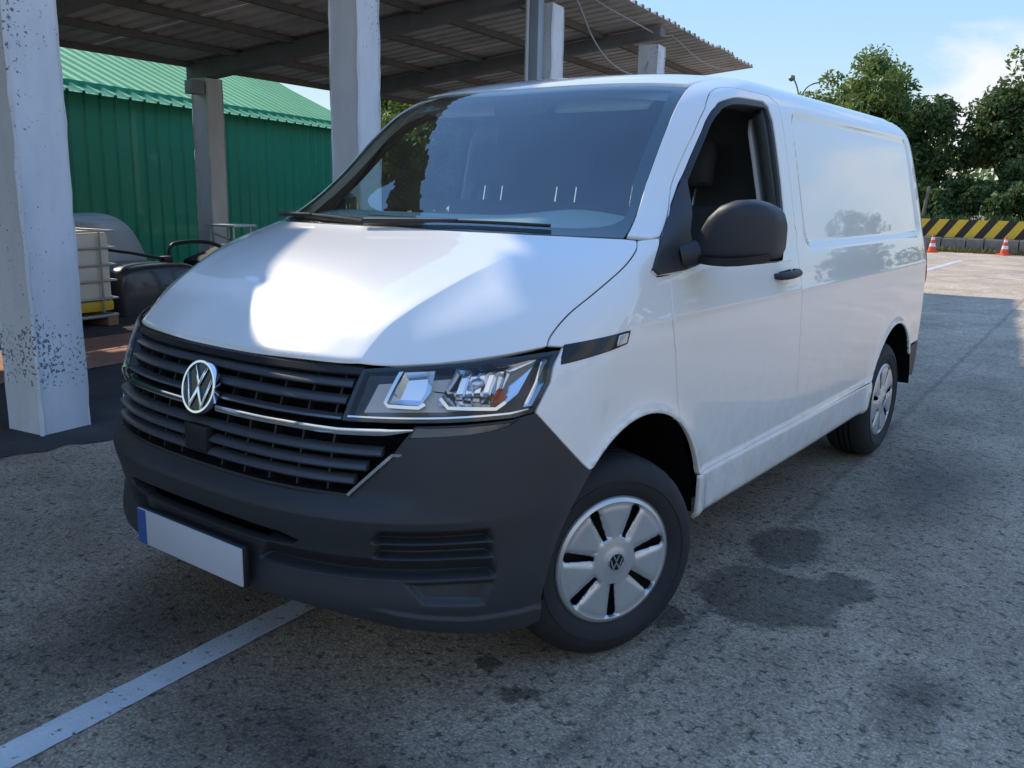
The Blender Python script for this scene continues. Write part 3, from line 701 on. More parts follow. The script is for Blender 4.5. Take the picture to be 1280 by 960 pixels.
for sd in (1,-1):
    wheel(sd*.898,0.0,.3345,math.radians(-25),sd); wheel(sd*.898,3.0,.3345,0,sd)
    # wheel housings
    for cy,cz,a,b in ((AF[0],AF[1],AF[2],AF[2]),(AR[0],AR[1],AR[2],AR[3])):
        m=MB(); L=arch(cy,cz,a+.004,b+.004,1,179,30); vs=[];fs=[]
        xo=.925
        for (y,z) in L: vs+= [(sd*xo,y,z),(sd*.50,y,z)]
        for i in range(len(L)-1): fs.append((2*i,2*i+1,2*i+3,2*i+2))
        c0=len(vs); vs.append((sd*.50,cy,cz-.1)); 
        for i in range(len(L)-1): fs.append((2*i+1,c0,2*i+3))
        m.add(vs,fs); m.build('wheel_housing',pmat('liner_felt',(.008,.008,.009),.95,spec=.03),VAN,auto=60)
# ---- underbody and dark inner shell behind the shut lines
m=MB(); m.box((0,1.75,.37),(1.0,4.2,.22)); m.box((0,1.5,.42),(1.72,1.9,.12)); m.box((0,-.50,.42),(.9,.36,.14)); m.box((0,3.75,.45),(1.6,.35,.16)); m.build('underbody',DARK,VAN)
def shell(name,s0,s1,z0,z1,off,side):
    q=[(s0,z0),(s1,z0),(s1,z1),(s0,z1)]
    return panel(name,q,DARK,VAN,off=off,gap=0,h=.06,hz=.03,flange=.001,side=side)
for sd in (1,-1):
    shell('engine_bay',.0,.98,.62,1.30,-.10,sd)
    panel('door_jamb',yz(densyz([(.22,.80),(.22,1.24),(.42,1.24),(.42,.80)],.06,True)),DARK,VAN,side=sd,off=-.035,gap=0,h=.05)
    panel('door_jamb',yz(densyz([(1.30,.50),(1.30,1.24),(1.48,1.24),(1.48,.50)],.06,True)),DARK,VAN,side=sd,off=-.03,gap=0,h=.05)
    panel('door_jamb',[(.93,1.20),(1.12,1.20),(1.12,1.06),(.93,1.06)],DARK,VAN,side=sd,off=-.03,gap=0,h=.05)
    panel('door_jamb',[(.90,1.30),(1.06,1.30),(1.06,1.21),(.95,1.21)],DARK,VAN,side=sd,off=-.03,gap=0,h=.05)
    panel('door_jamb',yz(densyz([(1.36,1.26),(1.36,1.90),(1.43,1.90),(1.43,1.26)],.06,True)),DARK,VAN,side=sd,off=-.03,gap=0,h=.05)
# ---- cab interior
def interior():
    m=MB(); vs=[];fs=[]   # dash top: sheet from the screen base back to the binnacle edge
    nx,ny=28,10
    for j in range(ny+1):
        t=j/ny
        for i in range(nx+1):
            x=-.80+1.6*i/nx; yf=float(Yf(min(abs(x),.8),1.34))+.02
            y=yf+(0.52-yf)*t; z=1.325+.055*math.sin(t*1.9)+.040*math.exp(-((x-.42)/.22)**2)*t*t
            if j==ny: z-=.01
            vs.append((x,y,z))
    for j in range(ny):
        for i in range(nx): a=j*(nx+1)+i; fs.append((a,a+1,a+nx+2,a+nx+1))
    b=len(vs)
    for i in range(nx+1): x,y,z=vs[ny*(nx+1)+i]; vs.append((x,y+.03,z-.30))
    for i in range(nx): fs.append((ny*(nx+1)+i,ny*(nx+1)+i+1,b+i+1,b+i))
    d=MBx(vs,fs).build('dashboard',DASH,VAN,auto=40)
    m=MB(); m.box((0,.34,1.04),(1.5,.36,.40)); m.build('dash_lower',SEATM,d,bevel=.03)
    m=MB(); m.box((-.1,.22,1.367),(.62,.018,.006)); m.build('demister_vent',PLAST2,d)
    # steering wheel
    c=Vector((.42,.70,1.28)); ax=Vector((0,.62,.78)).normalized(); u=Vector((1,0,0)); v=ax.cross(u)
    sw=empty('steering_wheel',parent=VAN)
    m=MB(); m.tube([c+(u*math.cos(a)+v*math.sin(a))*.185 for a in np.linspace(0,2*math.pi,41)],.015,10,cap=False); m.build('rim',PLAST2,sw)
    m=MB(); m.lathe([(.001,.02),(.06,.015),(.075,-.01),(.001,-.03)],c,ax,24)
    for a in (0,math.pi,-math.pi/2): m.box(c+(u*math.cos(a)+v*math.sin(a))*.12,(.16 if a!=-math.pi/2 else .04,.03,.035),None)
    m.build('hub',PLAST2,sw)
    m=MB(); m.tube([c,c-ax*.35],.035,10); m.build('column',PLAST2,sw)
    def rbox(c,d,name,mat,par,R=None,bev=.04):
        m=MB(); m.box(c,d,R); return m.build(name,mat,par,bevel=bev,auto=60)
    for x,wd in ((.43,.50),(-.40,.92)):
        s=empty('seat',parent=VAN); R=Matrix.Rotation(math.radians(-14),3,'X')
        rbox((x,.92,.78),(wd,.52,.18),'seat_cushion',SEATM,s); rbox((x,1.20,1.10),(wd,.15,.66),'seat_back',SEATM,s,R)
        for hx in ([0] if wd<.6 else [-.22,.22]):
            rbox((x+hx,1.29,1.60),(.26,.10,.20),'headrest',SEATM,s,R)
            for k in (-.055,.055):
                m=MB(); m.tube([(x+hx+k,1.265,1.42),(x+hx+k,1.285,1.52)],.0065,8); m.build('headrest_post',CHROME,s)
    m=MB(); m.add([(x,y,z) for y in (1.45,1.47) for x,z in ((-.86,.55),(.86,.55),(.87,1.25),(.74,1.80),(.55,1.92),(-.55,1.92),(-.74,1.80),(-.87,1.25))],[tuple(range(8)),tuple(range(15,7,-1))]+[(i,i+8,(i+1)%8+8,(i+1)%8) for i in range(8)]); m.build('bulkhead',pmat('bulkhead_grey',(.045,.047,.05),.7),VAN)
    m=MB(); m.box((0,1.0,.60),(1.7,.92,.04)); m.build('cab_floor',SEATM,VAN)
    # headliner
    vs=[];fs=[];n=14
    for j in range(9):
        y=.74+.09*j
        for i in range(n+1): x=-.62+1.24*i/n; vs.append((x,y,1.895-.04*(x/.62)**2-(.05 if j==0 else 0)))
    for j in range(8):
        for i in range(n): a=j*(n+1)+i; fs.append((a,a+1,a+n+2,a+n+1))
    MBx(vs,fs).build('headliner',LININ,VAN)
    for sd in (1,-1):
        panel('door_trim',yz(densyz([(.56,.62),(.56,.80),(.32,.90),(.32,1.25),(1.33,1.27),(1.33,.62)],.08,True)),SEATM,VAN,side=sd,off=-.075,gap=0,h=.08)
        panel('pillar_trim',yz(densyz([(1.235,1.27),(1.235,1.74),(1.27,1.80),(1.43,1.84),(1.43,1.27)],.08,True)),LININ,VAN,side=sd,off=-.075,gap=0,h=.05)
        # belt
        m=MB(); vs=[];fs=[]
        for k in range(7):
            z=1.72-.09*k; x=float(MX(1.36,z))-.085; vs+=[(sd*x,1.345-.012*k,z),(sd*x,1.395-.012*k,z)]
        for k in range(6): fs.append((2*k,2*k+1,2*k+3,2*k+2))
        MBx(vs,fs).build('seat_belt',PLAST2,VAN)
    for sx in (-.32,.32):
        m=MB(); m.box((sx,.80,1.83),(.42,.14,.02),Matrix.Rotation(math.radians(38),3,'X')); m.build('sun_visor',LININ,VAN,bevel=.008)
    m=MB(); m.box((0,.66,1.80),(.24,.04,.07)); m.build('inner_mirror',PLAST2,VAN,bevel=.012)
interior()
# ---- door mirrors
def mirror(sd):
    root=empty('door_mirror',parent=VAN)
    R_=[(.945,.352,.430,1.272,1.330),(.965,.340,.455,1.265,1.372),(.990,.332,.475,1.262,1.412),(1.025,.327,.490,1.260,1.444),(1.065,.328,.500,1.260,1.459),(1.105,.338,.505,1.263,1.462),(1.138,.354,.508,1.268,1.454),(1.163,.374,.510,1.272,1.442),(1.181,.402,.510,1.280,1.424),(1.189,.435,.508,1.300,1.395)]
    n=36;vs=[];fs=[]
    for x,y0,y1,z0,z1 in R_:
        cy,cz,a,b=(y0+y1)/2,(z0+z1)/2,(y1-y0)/2,(z1-z0)/2
        for k in range(n):
            t=2*math.pi*k/n; c,s=math.cos(t),math.sin(t); e=2/4.2
            vs.append((sd*x,cy+a*math.copysign(abs(c)**e,c),cz+b*math.copysign(abs(s)**e,s)))
    for i in range(len(R_)-1):
        for k in range(n): fs.append((i*n+k,i*n+(k+1)%n,(i+1)*n+(k+1)%n,(i+1)*n+k))
    fs+=[tuple(range(n)),tuple(range((len(R_)-1)*n,len(R_)*n))]
    o=MBx(vs,fs).build('mirror_shell',PLAST,root,auto=60)
    # lower edge band
    vs=[];fs=[]
    for x,y0,y1,z0,z1 in R_[1:-1]:
        vs+=[(sd*x,y0-.004,z0+.020),(sd*x,y0-.002,z0-.006),(sd*x,y1,z0-.008),(sd*x,y1+.002,z0+.018)]
    for i in range(len(R_)-3):
        for k in range(3): fs.append((i*4+k,i*4+k+1,i*4+k+5,i*4+k+4))
    MBx(vs,fs).build('mirror_band',PLAST2,root,auto=60)
    m=MB(); m.tube([(sd*.905,.335,1.275),(sd*.935,.355,1.283),(sd*.975,.385,1.305),(sd*1.0,.40,1.32)],[.042,.040,.040,.042],16); m.build('mirror_arm',PLAST,root)
    m=MB(); m.box((sd*1.075,.512,1.36),(.17,.004,.15)); m.build('mirror_glass',CHROME,root,bevel=.001)
    return root
mirror(1); _m=mirror(-1)
_m.location=(-.93,.40,0); _m.rotation_euler=(0,0,math.radians(-62))
for c_ in _m.children: c_.location=(.93,-.40,0)
# ================================================================ setting
def nodes(m): return m.node_tree
def asphalt():
    m=bpy.data.materials.new('asphalt'); m.use_nodes=True; t=m.node_tree; b=t.nodes['Principled BSDF']; L=t.links.new
    g=N(t,'ShaderNodeNewGeometry')
    def noise(sc,det=4,ro=.6,dist=0):
        n=N(t,'ShaderNodeTexNoise'); n.inputs['Scale'].default_value=sc; n.inputs['Detail'].default_value=det; n.inputs['Roughness'].default_value=ro; n.inputs['Distortion'].default_value=dist; L(g.outputs['Position'],n.inputs['Vector']); return n.outputs['Fac']
    def rng(v,a,b_,c,d):
        n=N(t,'ShaderNodeMapRange'); n.inputs[1].default_value=a;n.inputs[2].default_value=b_;n.inputs[3].default_value=c;n.inputs[4].default_value=d; L(v,n.inputs[0]); return n.outputs[0]
    def mth(op,a,b_=None):
        n=N(t,'ShaderNodeMath',operation=op)
        for i,x in enumerate((a,b_)):
            if x is None: continue
            if isinstance(x,(int,float)): n.inputs[i].default_value=x
            else: L(x,n.inputs[i])
        return n.outputs[0]
    v=N(t,'ShaderNodeTexVoronoi'); v.inputs['Scale'].default_value=120; L(g.outputs['Position'],v.inputs['Vector'])
    v2=N(t,'ShaderNodeTexVoronoi'); v2.inputs['Scale'].default_value=38; L(g.outputs['Position'],v2.inputs['Vector'])
    sepc=N(t,'ShaderNodeSeparateColor'); L(v.outputs['Color'],sepc.inputs[0])
    stone=rng(sepc.outputs[0],0,1,.70,1.32)                       # aggregate chips, each its own tone
    stone=mth('MULTIPLY',stone,rng(v.outputs['Distance'],.25,.75,1.05,.75))   # binder between chips
    pit=rng(mth('MULTIPLY',noise(26,5,.7),1),.37,.45,.34,1)      # lost chips and pits
    large=rng(noise(.9,6,.65,.4),.30,.70,.70,1.24)
    mid=rng(noise(5.5,5,.6),.3,.7,.86,1.12)
    tone=mth('MULTIPLY',mth('MULTIPLY',stone,pit),mth('MULTIPLY',large,mid))
    # oil and damp patches with outlines of their own
    sx=N(t,'ShaderNodeSeparateXYZ'); L(g.outputs['Position'],sx.inputs[0])
    wob=mth('MULTIPLY',mth('SUBTRACT',noise(5,6,.65),.5),.42)
    def blob(cx,cy,rx,ry,soft=.10):
        dx=mth('DIVIDE',mth('SUBTRACT',sx.outputs[0],cx),rx); dy=mth('DIVIDE',mth('SUBTRACT',sx.outputs[1],cy),ry)
        d=mth('SQRT',mth('ADD',mth('MULTIPLY',dx,dx),mth('MULTIPLY',dy,dy)))
        d=mth('ADD',d,mth('DIVIDE',wob,(rx+ry)*.5*1.3))
        return rng(d,1-soft*2.2,1+soft*2.2,1,0)
    st=None
    for a in ((1.13,.76,.25,.28,.05),(1.34,.98,.10,.15,.06),(.93,.37,.075,.06,.06),(.80,-.36,.075,.05,.07),(1.02,1.28,.15,.28,.07),(.62,-.30,.035,.025,.08),(.45,-.95,.5,.22,.35),(-.45,-.85,.30,.40,.35),(1.75,.35,.10,.16,.3),(1.30,2.6,.25,.6,.3)):
        k=blob(*a); st=k if st is None else mth('MAXIMUM',st,k)
    # joint between two laid strips
    ln=mth('ABSOLUTE',mth('ADD',mth('SUBTRACT',mth('MULTIPLY',sx.outputs[0],1.0),1.03),mth('ADD',mth('MULTIPLY',mth('SUBTRACT',noise(3,5,.6),.5),.10),mth('MULTIPLY',sx.outputs[1],.06))))
    joint=rng(ln,.005,.035,.75,0)
    st=mth('MAXIMUM',mth('MULTIPLY',st,.80),mth('MULTIPLY',joint,.55))
    tone=mth('MULTIPLY',tone,rng(st,0,1,1,.26))
    tone=mth('MULTIPLY',tone,rng(mth('ADD',sx.outputs[1],mth('MULTIPLY',noise(.25,3),3.0)),6.5,11.5,.86,1.30))   # ground tone darker in front, paler behind
    # fine grain
    tone=mth('MULTIPLY',tone,rng(noise(420,2,.5),.3,.7,.82,1.18))
    col=N(t,'ShaderNodeMix',data_type='RGBA'); L(rng(noise(1.7,3),.35,.65,0,1),col.inputs[0]); col.inputs[6].default_value=(.450,.348,.246,1); col.inputs[7].default_value=(.465,.363,.262,1)
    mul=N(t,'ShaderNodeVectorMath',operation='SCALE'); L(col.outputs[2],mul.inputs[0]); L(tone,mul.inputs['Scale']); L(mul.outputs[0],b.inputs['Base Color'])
    L(rng(st,0,1,.88,.62),b.inputs['Roughness'])
    hgt=mth('ADD',mth('MULTIPLY',rng(v.outputs['Distance'],0,.8,1,0),.6),mth('ADD',mth('MULTIPLY',rng(v2.outputs['Distance'],0,.8,1,0),.5),mth('MULTIPLY',pit,.9)))
    bp=N(t,'ShaderNodeBump'); bp.inputs['Strength'].default_value=.75; bp.inputs['Distance'].default_value=.004; L(hgt,bp.inputs['Height']); L(bp.outputs[0],b.inputs['Normal'])
    b.inputs['Specular IOR Level'].default_value=.35
    return m
ASPH=asphalt()
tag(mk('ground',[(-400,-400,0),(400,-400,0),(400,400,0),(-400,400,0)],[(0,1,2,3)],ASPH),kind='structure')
def worn(name,col,thr,scale=30):
    m=bpy.data.materials.new(name); m.use_nodes=True; t=m.node_tree; b=t.nodes['Principled BSDF']; L=t.links.new
    g=N(t,'ShaderNodeNewGeometry'); n=N(t,'ShaderNodeTexNoise'); n.inputs['Scale'].default_value=scale; n.inputs['Detail'].default_value=6; n.inputs['Roughness'].default_value=.7; L(g.outputs['Position'],n.inputs['Vector'])
    n2=N(t,'ShaderNodeTexNoise'); n2.inputs['Scale'].default_value=4; n2.inputs['Detail'].default_value=4; L(g.outputs['Position'],n2.inputs['Vector'])
    v=N(t,'ShaderNodeTexVoronoi'); v.inputs['Scale'].default_value=90; L(g.outputs['Position'],v.inputs['Vector'])
    r=N(t,'ShaderNodeMapRange'); r.inputs[1].default_value=thr-.02; r.inputs[2].default_value=thr+.015; L(n.outputs['Fac'],r.inputs[0]); L(r.outputs[0],b.inputs['Alpha'])
    r2=N(t,'ShaderNodeMapRange'); r2.inputs[1].default_value=.3; r2.inputs[2].default_value=.7; r2.inputs[3].default_value=.78; r2.inputs[4].default_value=1.1; L(n2.outputs['Fac'],r2.inputs[0])
    mu=N(t,'ShaderNodeVectorMath',operation='SCALE'); mu.inputs[0].default_value=col; L(r2.outputs[0],mu.inputs['Scale']); L(mu.outputs[0],b.inputs['Base Color'])
    bp=N(t,'ShaderNodeBump'); bp.inputs['Strength'].default_value=.35; bp.inputs['Distance'].default_value=.003; L(v.outputs['Distance'],bp.inputs['Height']); L(bp.outputs[0],b.inputs['Normal'])
    b.inputs['Roughness'].default_value=.7; return m
LINEM=worn('line_paint',(.60,.60,.585),.385)
def strip(name,a,b,wd,mat=LINEM,z=.004):
    a=Vector((*a,z));b=Vector((*b,z));t=(b-a).normalized();n=Vector((-t.y,t.x,0))*wd/2; k=max(2,int((b-a).length/.05)); vs=[]
    rnd=random.Random(name+str(a.x))
    for i in range(k+1):
        p=a+(b-a)*i/k; j=rnd.uniform(-.003,.003); vs+=[p-n*(1+j*10),p+n*(1+j*10)]
    o=mk(name,vs,[(2*i,2*i+1,2*i+3,2*i+2) for i in range(k)],mat); tag(o,kind='structure'); return o
strip('bay_line',(.055,-2.6),(-.262,.9),.112)
strip('bay_line',(-2.15,13.4),(-2.42,22.4),.13); strip('bay_line',(-2.42,22.4),(-5.2,23.2),.12)
strip('bay_line',(-1.05,17.3),(2.5,17.6),.12); strip('bay_line',(.4,24.0),(3.4,24.4),.12)
# ---- slab of old tarmac under the canopy with a broken edge
rnd=random.Random(4)
def slab():
    edge=[]; y=-9.0
    while y<14:
        x=np.interp(y,[-9,-.8,-.27,.34,2,14],[-1.6,-2.88,-2.84,-2.70,-2.98,-4.75])+rnd.uniform(-.045,.045); edge.append((x,y)); y+=rnd.uniform(.06,.16)
    n=len(edge); vs=[];fs=[]
    for x,y in edge: vs+=[(x+.035,y,.0045),(x+.008,y,.030+rnd.uniform(-.006,.004)),(x-.05,y,.045),(-22,y,.047)]
    for i in range(n-1):
        for k in range(3): fs.append((4*i+k,4*i+4+k,4*i+5+k,4*i+1+k))
    m=pmat('old_tarmac',(.058,.054,.052),.95,bump=.9,bscale=40,var=.45,vscale=2.2)
    o=MBx(vs,fs).build('pavement',m,None,auto=50); return tag(o,kind='structure')
slab()
RSOIL=pmat('brick_dust_floor',(.40,.20,.13),.95,bump=.6,bscale=60,var=.25,vscale=5)
o=mk('brick_floor',[(-5.75,.2,.052),(-4.45,.35,.052),(-4.75,3.2,.052),(-6.0,3.0,.052)],[(0,1,2,3)],RSOIL); tag(o,kind='structure')
# ---- canopy
CE=Vector((-.151,.9885,0)); CB=Vector((-.9885,-.151,0)); CQ=Vector((-3.78,7.95,0)); SLOPE=.108; HR=3.82
def cz(w): return HR-SLOPE*w
def cp(t,w,dz=0): return CQ+CE*t+CB*w+Vector((0,0,cz(w)+dz))
def tw(x,y):
    d=Vector((x,y,0))-CQ; return d.dot(CE),d.dot(CB)
CAN=empty('canopy',(-3.05,.15,0)); tag(CAN,'open canopy with corrugated roof on flaking white concrete columns','canopy')
def cpar(o): o.parent=CAN; o.matrix_parent_inverse=CAN.matrix_world.inverted() if False else Matrix.Translation((3.05,-.15,0)); return o
def concrete(name,base,spots,spotcol,under=None):
    m=bpy.data.materials.new(name); m.use_nodes=True; t=m.node_tree; b=t.nodes['Principled BSDF']; L=t.links.new; g=N(t,'ShaderNodeNewGeometry')
    def noise(sc,det=5,ro=.6,vec=None):
        n=N(t,'ShaderNodeTexNoise'); n.inputs['Scale'].default_value=sc; n.inputs['Detail'].default_value=det; n.inputs['Roughness'].default_value=ro; L(vec or g.outputs['Position'],n.inputs['Vector']); return n.outputs['Fac']
    def rng(v,a,b_,c,d):
        n=N(t,'ShaderNodeMapRange'); n.inputs[1].default_value=a;n.inputs[2].default_value=b_;n.inputs[3].default_value=c;n.inputs[4].default_value=d; L(v,n.inputs[0]); return n.outputs[0]
    def mth(op,a,b_):
        n=N(t,'ShaderNodeMath',operation=op)
        for i,x in enumerate((a,b_)):
            if isinstance(x,(int,float)): n.inputs[i].default_value=x
            else: L(x,n.inputs[i])
        return n.outputs[0]
    mp_=N(t,'ShaderNodeMapping'); mp_.inputs['Scale'].default_value=(1,1,.35); L(g.outputs['Position'],mp_.inputs[0])
    zone=noise(2.0,3,.5,mp_.outputs[0]); chips=noise(46,3,.55); chips2=noise(95,2,.5)
    sx=N(t,'ShaderNodeSeparateXYZ'); L(g.outputs['Position'],sx.inputs[0])
    # flaking concentrates in a band above the base and in drifting zones higher up
    bz=rng(mth('ABSOLUTE',mth('SUBTRACT',sx.outputs[2],.50),0),.10,.26,.085,0); 
    clean=rng(sx.outputs[2],.26,.31,-.4,0)
    thr=mth('ADD',mth('ADD',rng(zone,.42,.68,-.075,.055),bz),clean)
    v=mth('ADD',mth('MULTIPLY',chips,.75),mth('MULTIPLY',chips2,.25))
    mask=rng(mth('ADD',v,thr),spots,spots+.02,0,1)
    dirt=rng(mth('MULTIPLY',noise(3.2,6,.65,mp_.outputs[0]),1),.3,.7,.84,1.08)
    c1=N(t,'ShaderNodeVectorMath',operation='SCALE'); c1.inputs[0].default_value=base; L(dirt,c1.inputs['Scale'])
    mi=N(t,'ShaderNodeMix',data_type='RGBA'); L(mask,mi.inputs[0]); L(c1.outputs[0],mi.inputs[6]); mi.inputs[7].default_value=(*spotcol,1); L(mi.outputs[2],b.inputs['Base Color'])
    b.inputs['Roughness'].default_value=.85
    bp=N(t,'ShaderNodeBump'); bp.inputs['Strength'].default_value=.6; bp.inputs['Distance'].default_value=.006; L(mth('SUBTRACT',mth('MULTIPLY',noise(25,4),.4),mask),bp.inputs['Height']); L(bp.outputs[0],b.inputs['Normal'])
    return m
CONC=concrete('flaking_paint',(.74,.755,.775),.610,(.20,.20,.21))
CONC2=concrete('grey_concrete',(.64,.62,.60),.68,(.18,.17,.16))
BEAMM=pmat('beam_concrete',(.19,.19,.195),.9,bump=.4,bscale=30,var=.2)
def column(x,y,sz,h,mat,seed=0):
    "square concrete post with worn corners, built ring by ring"
    r=random.Random(seed); vs=[];fs=[]; nz=26; pr=[]
    k=.09
    for a,b_ in ((-1,-1),(1,-1),(1,1),(-1,1)):
        for da,db in ((k,0),(0,k)) if a*b_>0 else ((0,k),(k,0)): pr.append((a*(1-da),b_*(1-db)))
    m=len(pr)
    for i in range(nz+1):
        z=.02+(h-.02)*i/nz; g=1.045 if z<.02 else 1.0
        for a,b_ in pr:
            jx,jy=r.uniform(-.006,.006),r.uniform(-.006,.006)
            p=Vector((x,y,0))+CB*(-a*sz/2*g+jx)+CE*(b_*sz/2*g+jy); vs.append((p.x,p.y,z))
    for i in range(nz):
        for j in range(m): fs.append((i*m+j,i*m+(j+1)%m,(i+1)*m+(j+1)%m,(i+1)*m+j))
    fs.append(tuple(range(nz*m,(nz+1)*m)))
    return cpar(MBx(vs,fs).build('column',mat,None,auto=40))
COLS=[(-3.06,.13),(-3.42,2.97),(-3.86,6.26),(-4.22,9.32),(-2.62,-3.1),(-2.2,-6.4)]
for i,(x,y) in enumerate(COLS):
    t,w=tw(x,y); o=column(x,y,.325 if i==0 else .30,cz(w)-(.30 if i else .44),CONC,i)  # first column cut lower so its unseen top casts no shadow on the bonnet
    # beam across the bay at each column; the first starts inboard, clear of the sunbeam
    R=Matrix((CB,CE,Vector((0,0,1)))).transposed()
    bm_=MB(); vs=[]
    for ww in (.08 if i else .93,5.9):
        for dt in (-.10,.10):
            for dz in (-.075,-.31 if ww>.3 else -.20): vs.append(cp(t+dt,ww,dz))
    bm_.add(vs,[(0,1,3,2),(4,6,7,5),(0,4,5,1),(2,3,7,6),(0,2,6,4),(1,5,7,3)]); cpar(bm_.build('beam',BEAMM,None,bevel=.012))
    if i!=1:
        q=Vector((x,y,0))+CB*5.24 if i!=2 else Vector((-9.06,5.45,0))
        t2,w2=tw(q.x,q.y); column(q.x,q.y,.31,cz(w2)-.30,CONC2,20+i)
# steel downpipe and post beside the third column
m=MB(); q=Vector((-3.86,6.26,0))-CE*.30; m.box((q.x+.02,q.y,1.75),(.13,.13,3.5),Matrix.Rotation(math.atan2(CE.y,CE.x)-math.pi/2,3,'Z')); cpar(m.build('steel_post',pmat('painted_steel',(.30,.34,.38),.45,metal=.2,var=.1),None,bevel=.006))
m=MB(); m.tube([(q.x-.02,q.y-.10,0.05),(q.x-.02,q.y-.10,3.5)],.022,10); cpar(m.build('conduit',pmat('conduit_grey',(.5,.52,.54),.4),None))
# bracket box on the rear column
m=MB(); q=Vector((-9.06,5.45,0))-CE*.27-CB*.05; m.box((q.x,q.y,2.78),(.2,.18,.18)); cpar(m.build('lamp_box',pmat('lamp_box_grey',(.25,.26,.27),.5),None,bevel=.01))
SHEET=pmat('weathered_sheet',(.50,.455,.415),.8,var=.35,vscale=1.3)
PUR=pmat('purlin_timber',(.15,.135,.12),.85,var=.2)
for w_ in (.95,1.95,2.95,3.95,4.95,5.85):
    a=cp(-16,w_,-.040);b=cp(6.15,w_,-.040); vs=[]
    for p in (a,b):
        for dw in (-.035,.035):
            for dz in (0,-.075): vs.append(p+CB*dw+Vector((0,0,dz)))
    cpar(MBx(vs,[(0,1,3,2),(4,6,7,5),(0,4,5,1),(2,3,7,6),(0,2,6,4),(1,5,7,3)]).build('purlin',PUR,None))
PROF=[(0,0),(.085,0),(.105,.042),(.165,.042),(.185,0)]     # one rib of the trapezoid sheet, pitch .25
def sheet(t0,n,w0,w1,seed,skew=0):
    r=random.Random(seed); j0=r.uniform(-.03,.03); dz=(seed%2)*.005; pr=[(i*.25+a,h) for i in range(n) for a,h in PROF]+[(n*.25,0)]
    vs=[];fs=[];K=len(pr); ws=[w0+(j0 if w0<.05 else 0),w1]
    for lay in (0,.004):
        for q_,w_ in enumerate(ws):
            for a,h in pr: vs.append(cp(t0+a,w_+(skew*(a-.5) if q_==0 else 0),h-.034+dz+lay))
    for k in range(K-1):
        fs+=[(k,K+k,K+k+1,k+1),(2*K+k,2*K+k+1,3*K+k+1,3*K+k),(k,k+1,2*K+k+1,2*K+k),(K+k,3*K+k,3*K+k+1,K+k+1)]
    fs+=[(0,2*K,3*K,K),(K-1,2*K-1,4*K-1,3*K-1)]
    o=mk('roof_sheet',vs,fs,SHEET,smooth=False); return cpar(o)
t=-17.25; k=0
HOLE=(-8.38,-8.05)  # unseen roof gap, added and shaped to let sun onto the bonnet
while t<6.0:
    if HOLE[0]-.02<t<HOLE[1]-.02:
        sheet(t,4,.045*min(t,0),.0,k); sheet(t,4,.83,6.05,k+1,.26)
    else: sheet(t,4 if t<5.5 else 2,.045*min(t,0),6.05,k)
    t+=1.0; k+=1
# cables slung below the roof edge
def cable(P,r=.011):
    q=smooth_path(P,8); m=MB(); m.tube(q,r,8); cpar(m.build('cable',pmat('cable_grey',(.33,.34,.35),.6),None))
cable([(-3.72,6.3,3.78),(-3.80,6.78,3.60),(-3.87,7.21,3.30),(-3.95,7.72,3.10),(-4.05,8.4,3.02),(-4.16,9.0,3.08),(-4.22,9.3,3.4)])
cable([(-3.80,7.0,3.72),(-3.94,7.65,3.70),(-4.08,8.74,3.66),(-4.22,9.5,3.66),(-4.3,10.02,3.74)])
cable([(-4.3,10.02,3.74),(-4.36,10.4,3.70),(-4.51,11.42,3.58),(-4.72,12.6,3.60),(-4.86,13.5,3.73)])
# ---- green clad shed
SD=Vector((-.331,.9436,0)); SN=Vector((.9436,.331,0)); SP=Vector((-11.37,7.0,0))
def sp(t,n,z): return SP+SD*t+SN*n+Vector((0,0,z))
SH=empty('green_shed',(-11.37,7.0,0)); tag(SH,'green ribbed metal shed with pale green roof beyond the canopy','shed')
def spar(o): o.parent=SH; o.matrix_parent_inverse=Matrix.Translation((11.37,-7.0,0)); return o
GW=pmat('green_cladding',(.012,.26,.145),.45,coat=.2,var=.10,vscale=.8)
GR=pmat('green_roofing',(.37,.63,.28),.5,var=.12,vscale=.7)
WP=[(0,0),(.235,0),(.25,.028),(.275,.028),(.29,0)]
def clad(t0,n,seed):
    pr=[(i*.30+a,h) for i in range(n) for a,h in WP]+[(n*.30,0)]; K=len(pr); vs=[];fs=[]
    for lay in (0,-.01):
        for z in (0,2.86):
            for a,h in pr: vs.append(sp(t0+a,h+lay,z))
    for k in range(K-1): fs+=[(k,k+1,K+k+1,K+k),(2*K+k,3*K+k,3*K+k+1,2*K+k+1)]
    fs+=[(0,K,3*K,2*K),(K-1,3*K-1,4*K-1,2*K-1)]
    return spar(mk('wall_sheet',vs,fs,GW,smooth=False))
t=-12.0; k=0
while t<5.0: clad(t,4,k); t+=1.2; k+=1
EAV=2.74; RID=4.05; RUN=2.75
RP=[(0,0),(.20,0),(.215,.035),(.26,.035),(.275,0)]
def rsheet(t0,n,far=False):
    pr=[(i*.30+a,h) for i in range(n) for a,h in RP]+[(n*.30,0)]; K=len(pr); vs=[];fs=[]
    rows=[(.22,EAV-.06),(-RUN,RID)] if not far else [(-RUN-.02,RID),(-RUN*2-.2,EAV)]
    for lay in (0,-.008):
        for n_,z in rows:
            for a,h in pr: vs.append(sp(t0+a,n_,z+h+lay))
    for k in range(K-1): fs+=[(k,k+1,K+k+1,K+k),(2*K+k,3*K+k,3*K+k+1,2*K+k+1),(k,2*K+k,2*K+k+1,k+1)]
    fs+=[(0,K,3*K,2*K),(K-1,3*K-1,4*K-1,2*K-1)]
    return spar(mk('roof_sheet',vs,fs,GR,smooth=False))
t=-12.2
while t<5.0: rsheet(t,4); rsheet(t,4,True); t+=1.2
m=MB(); vs=[]
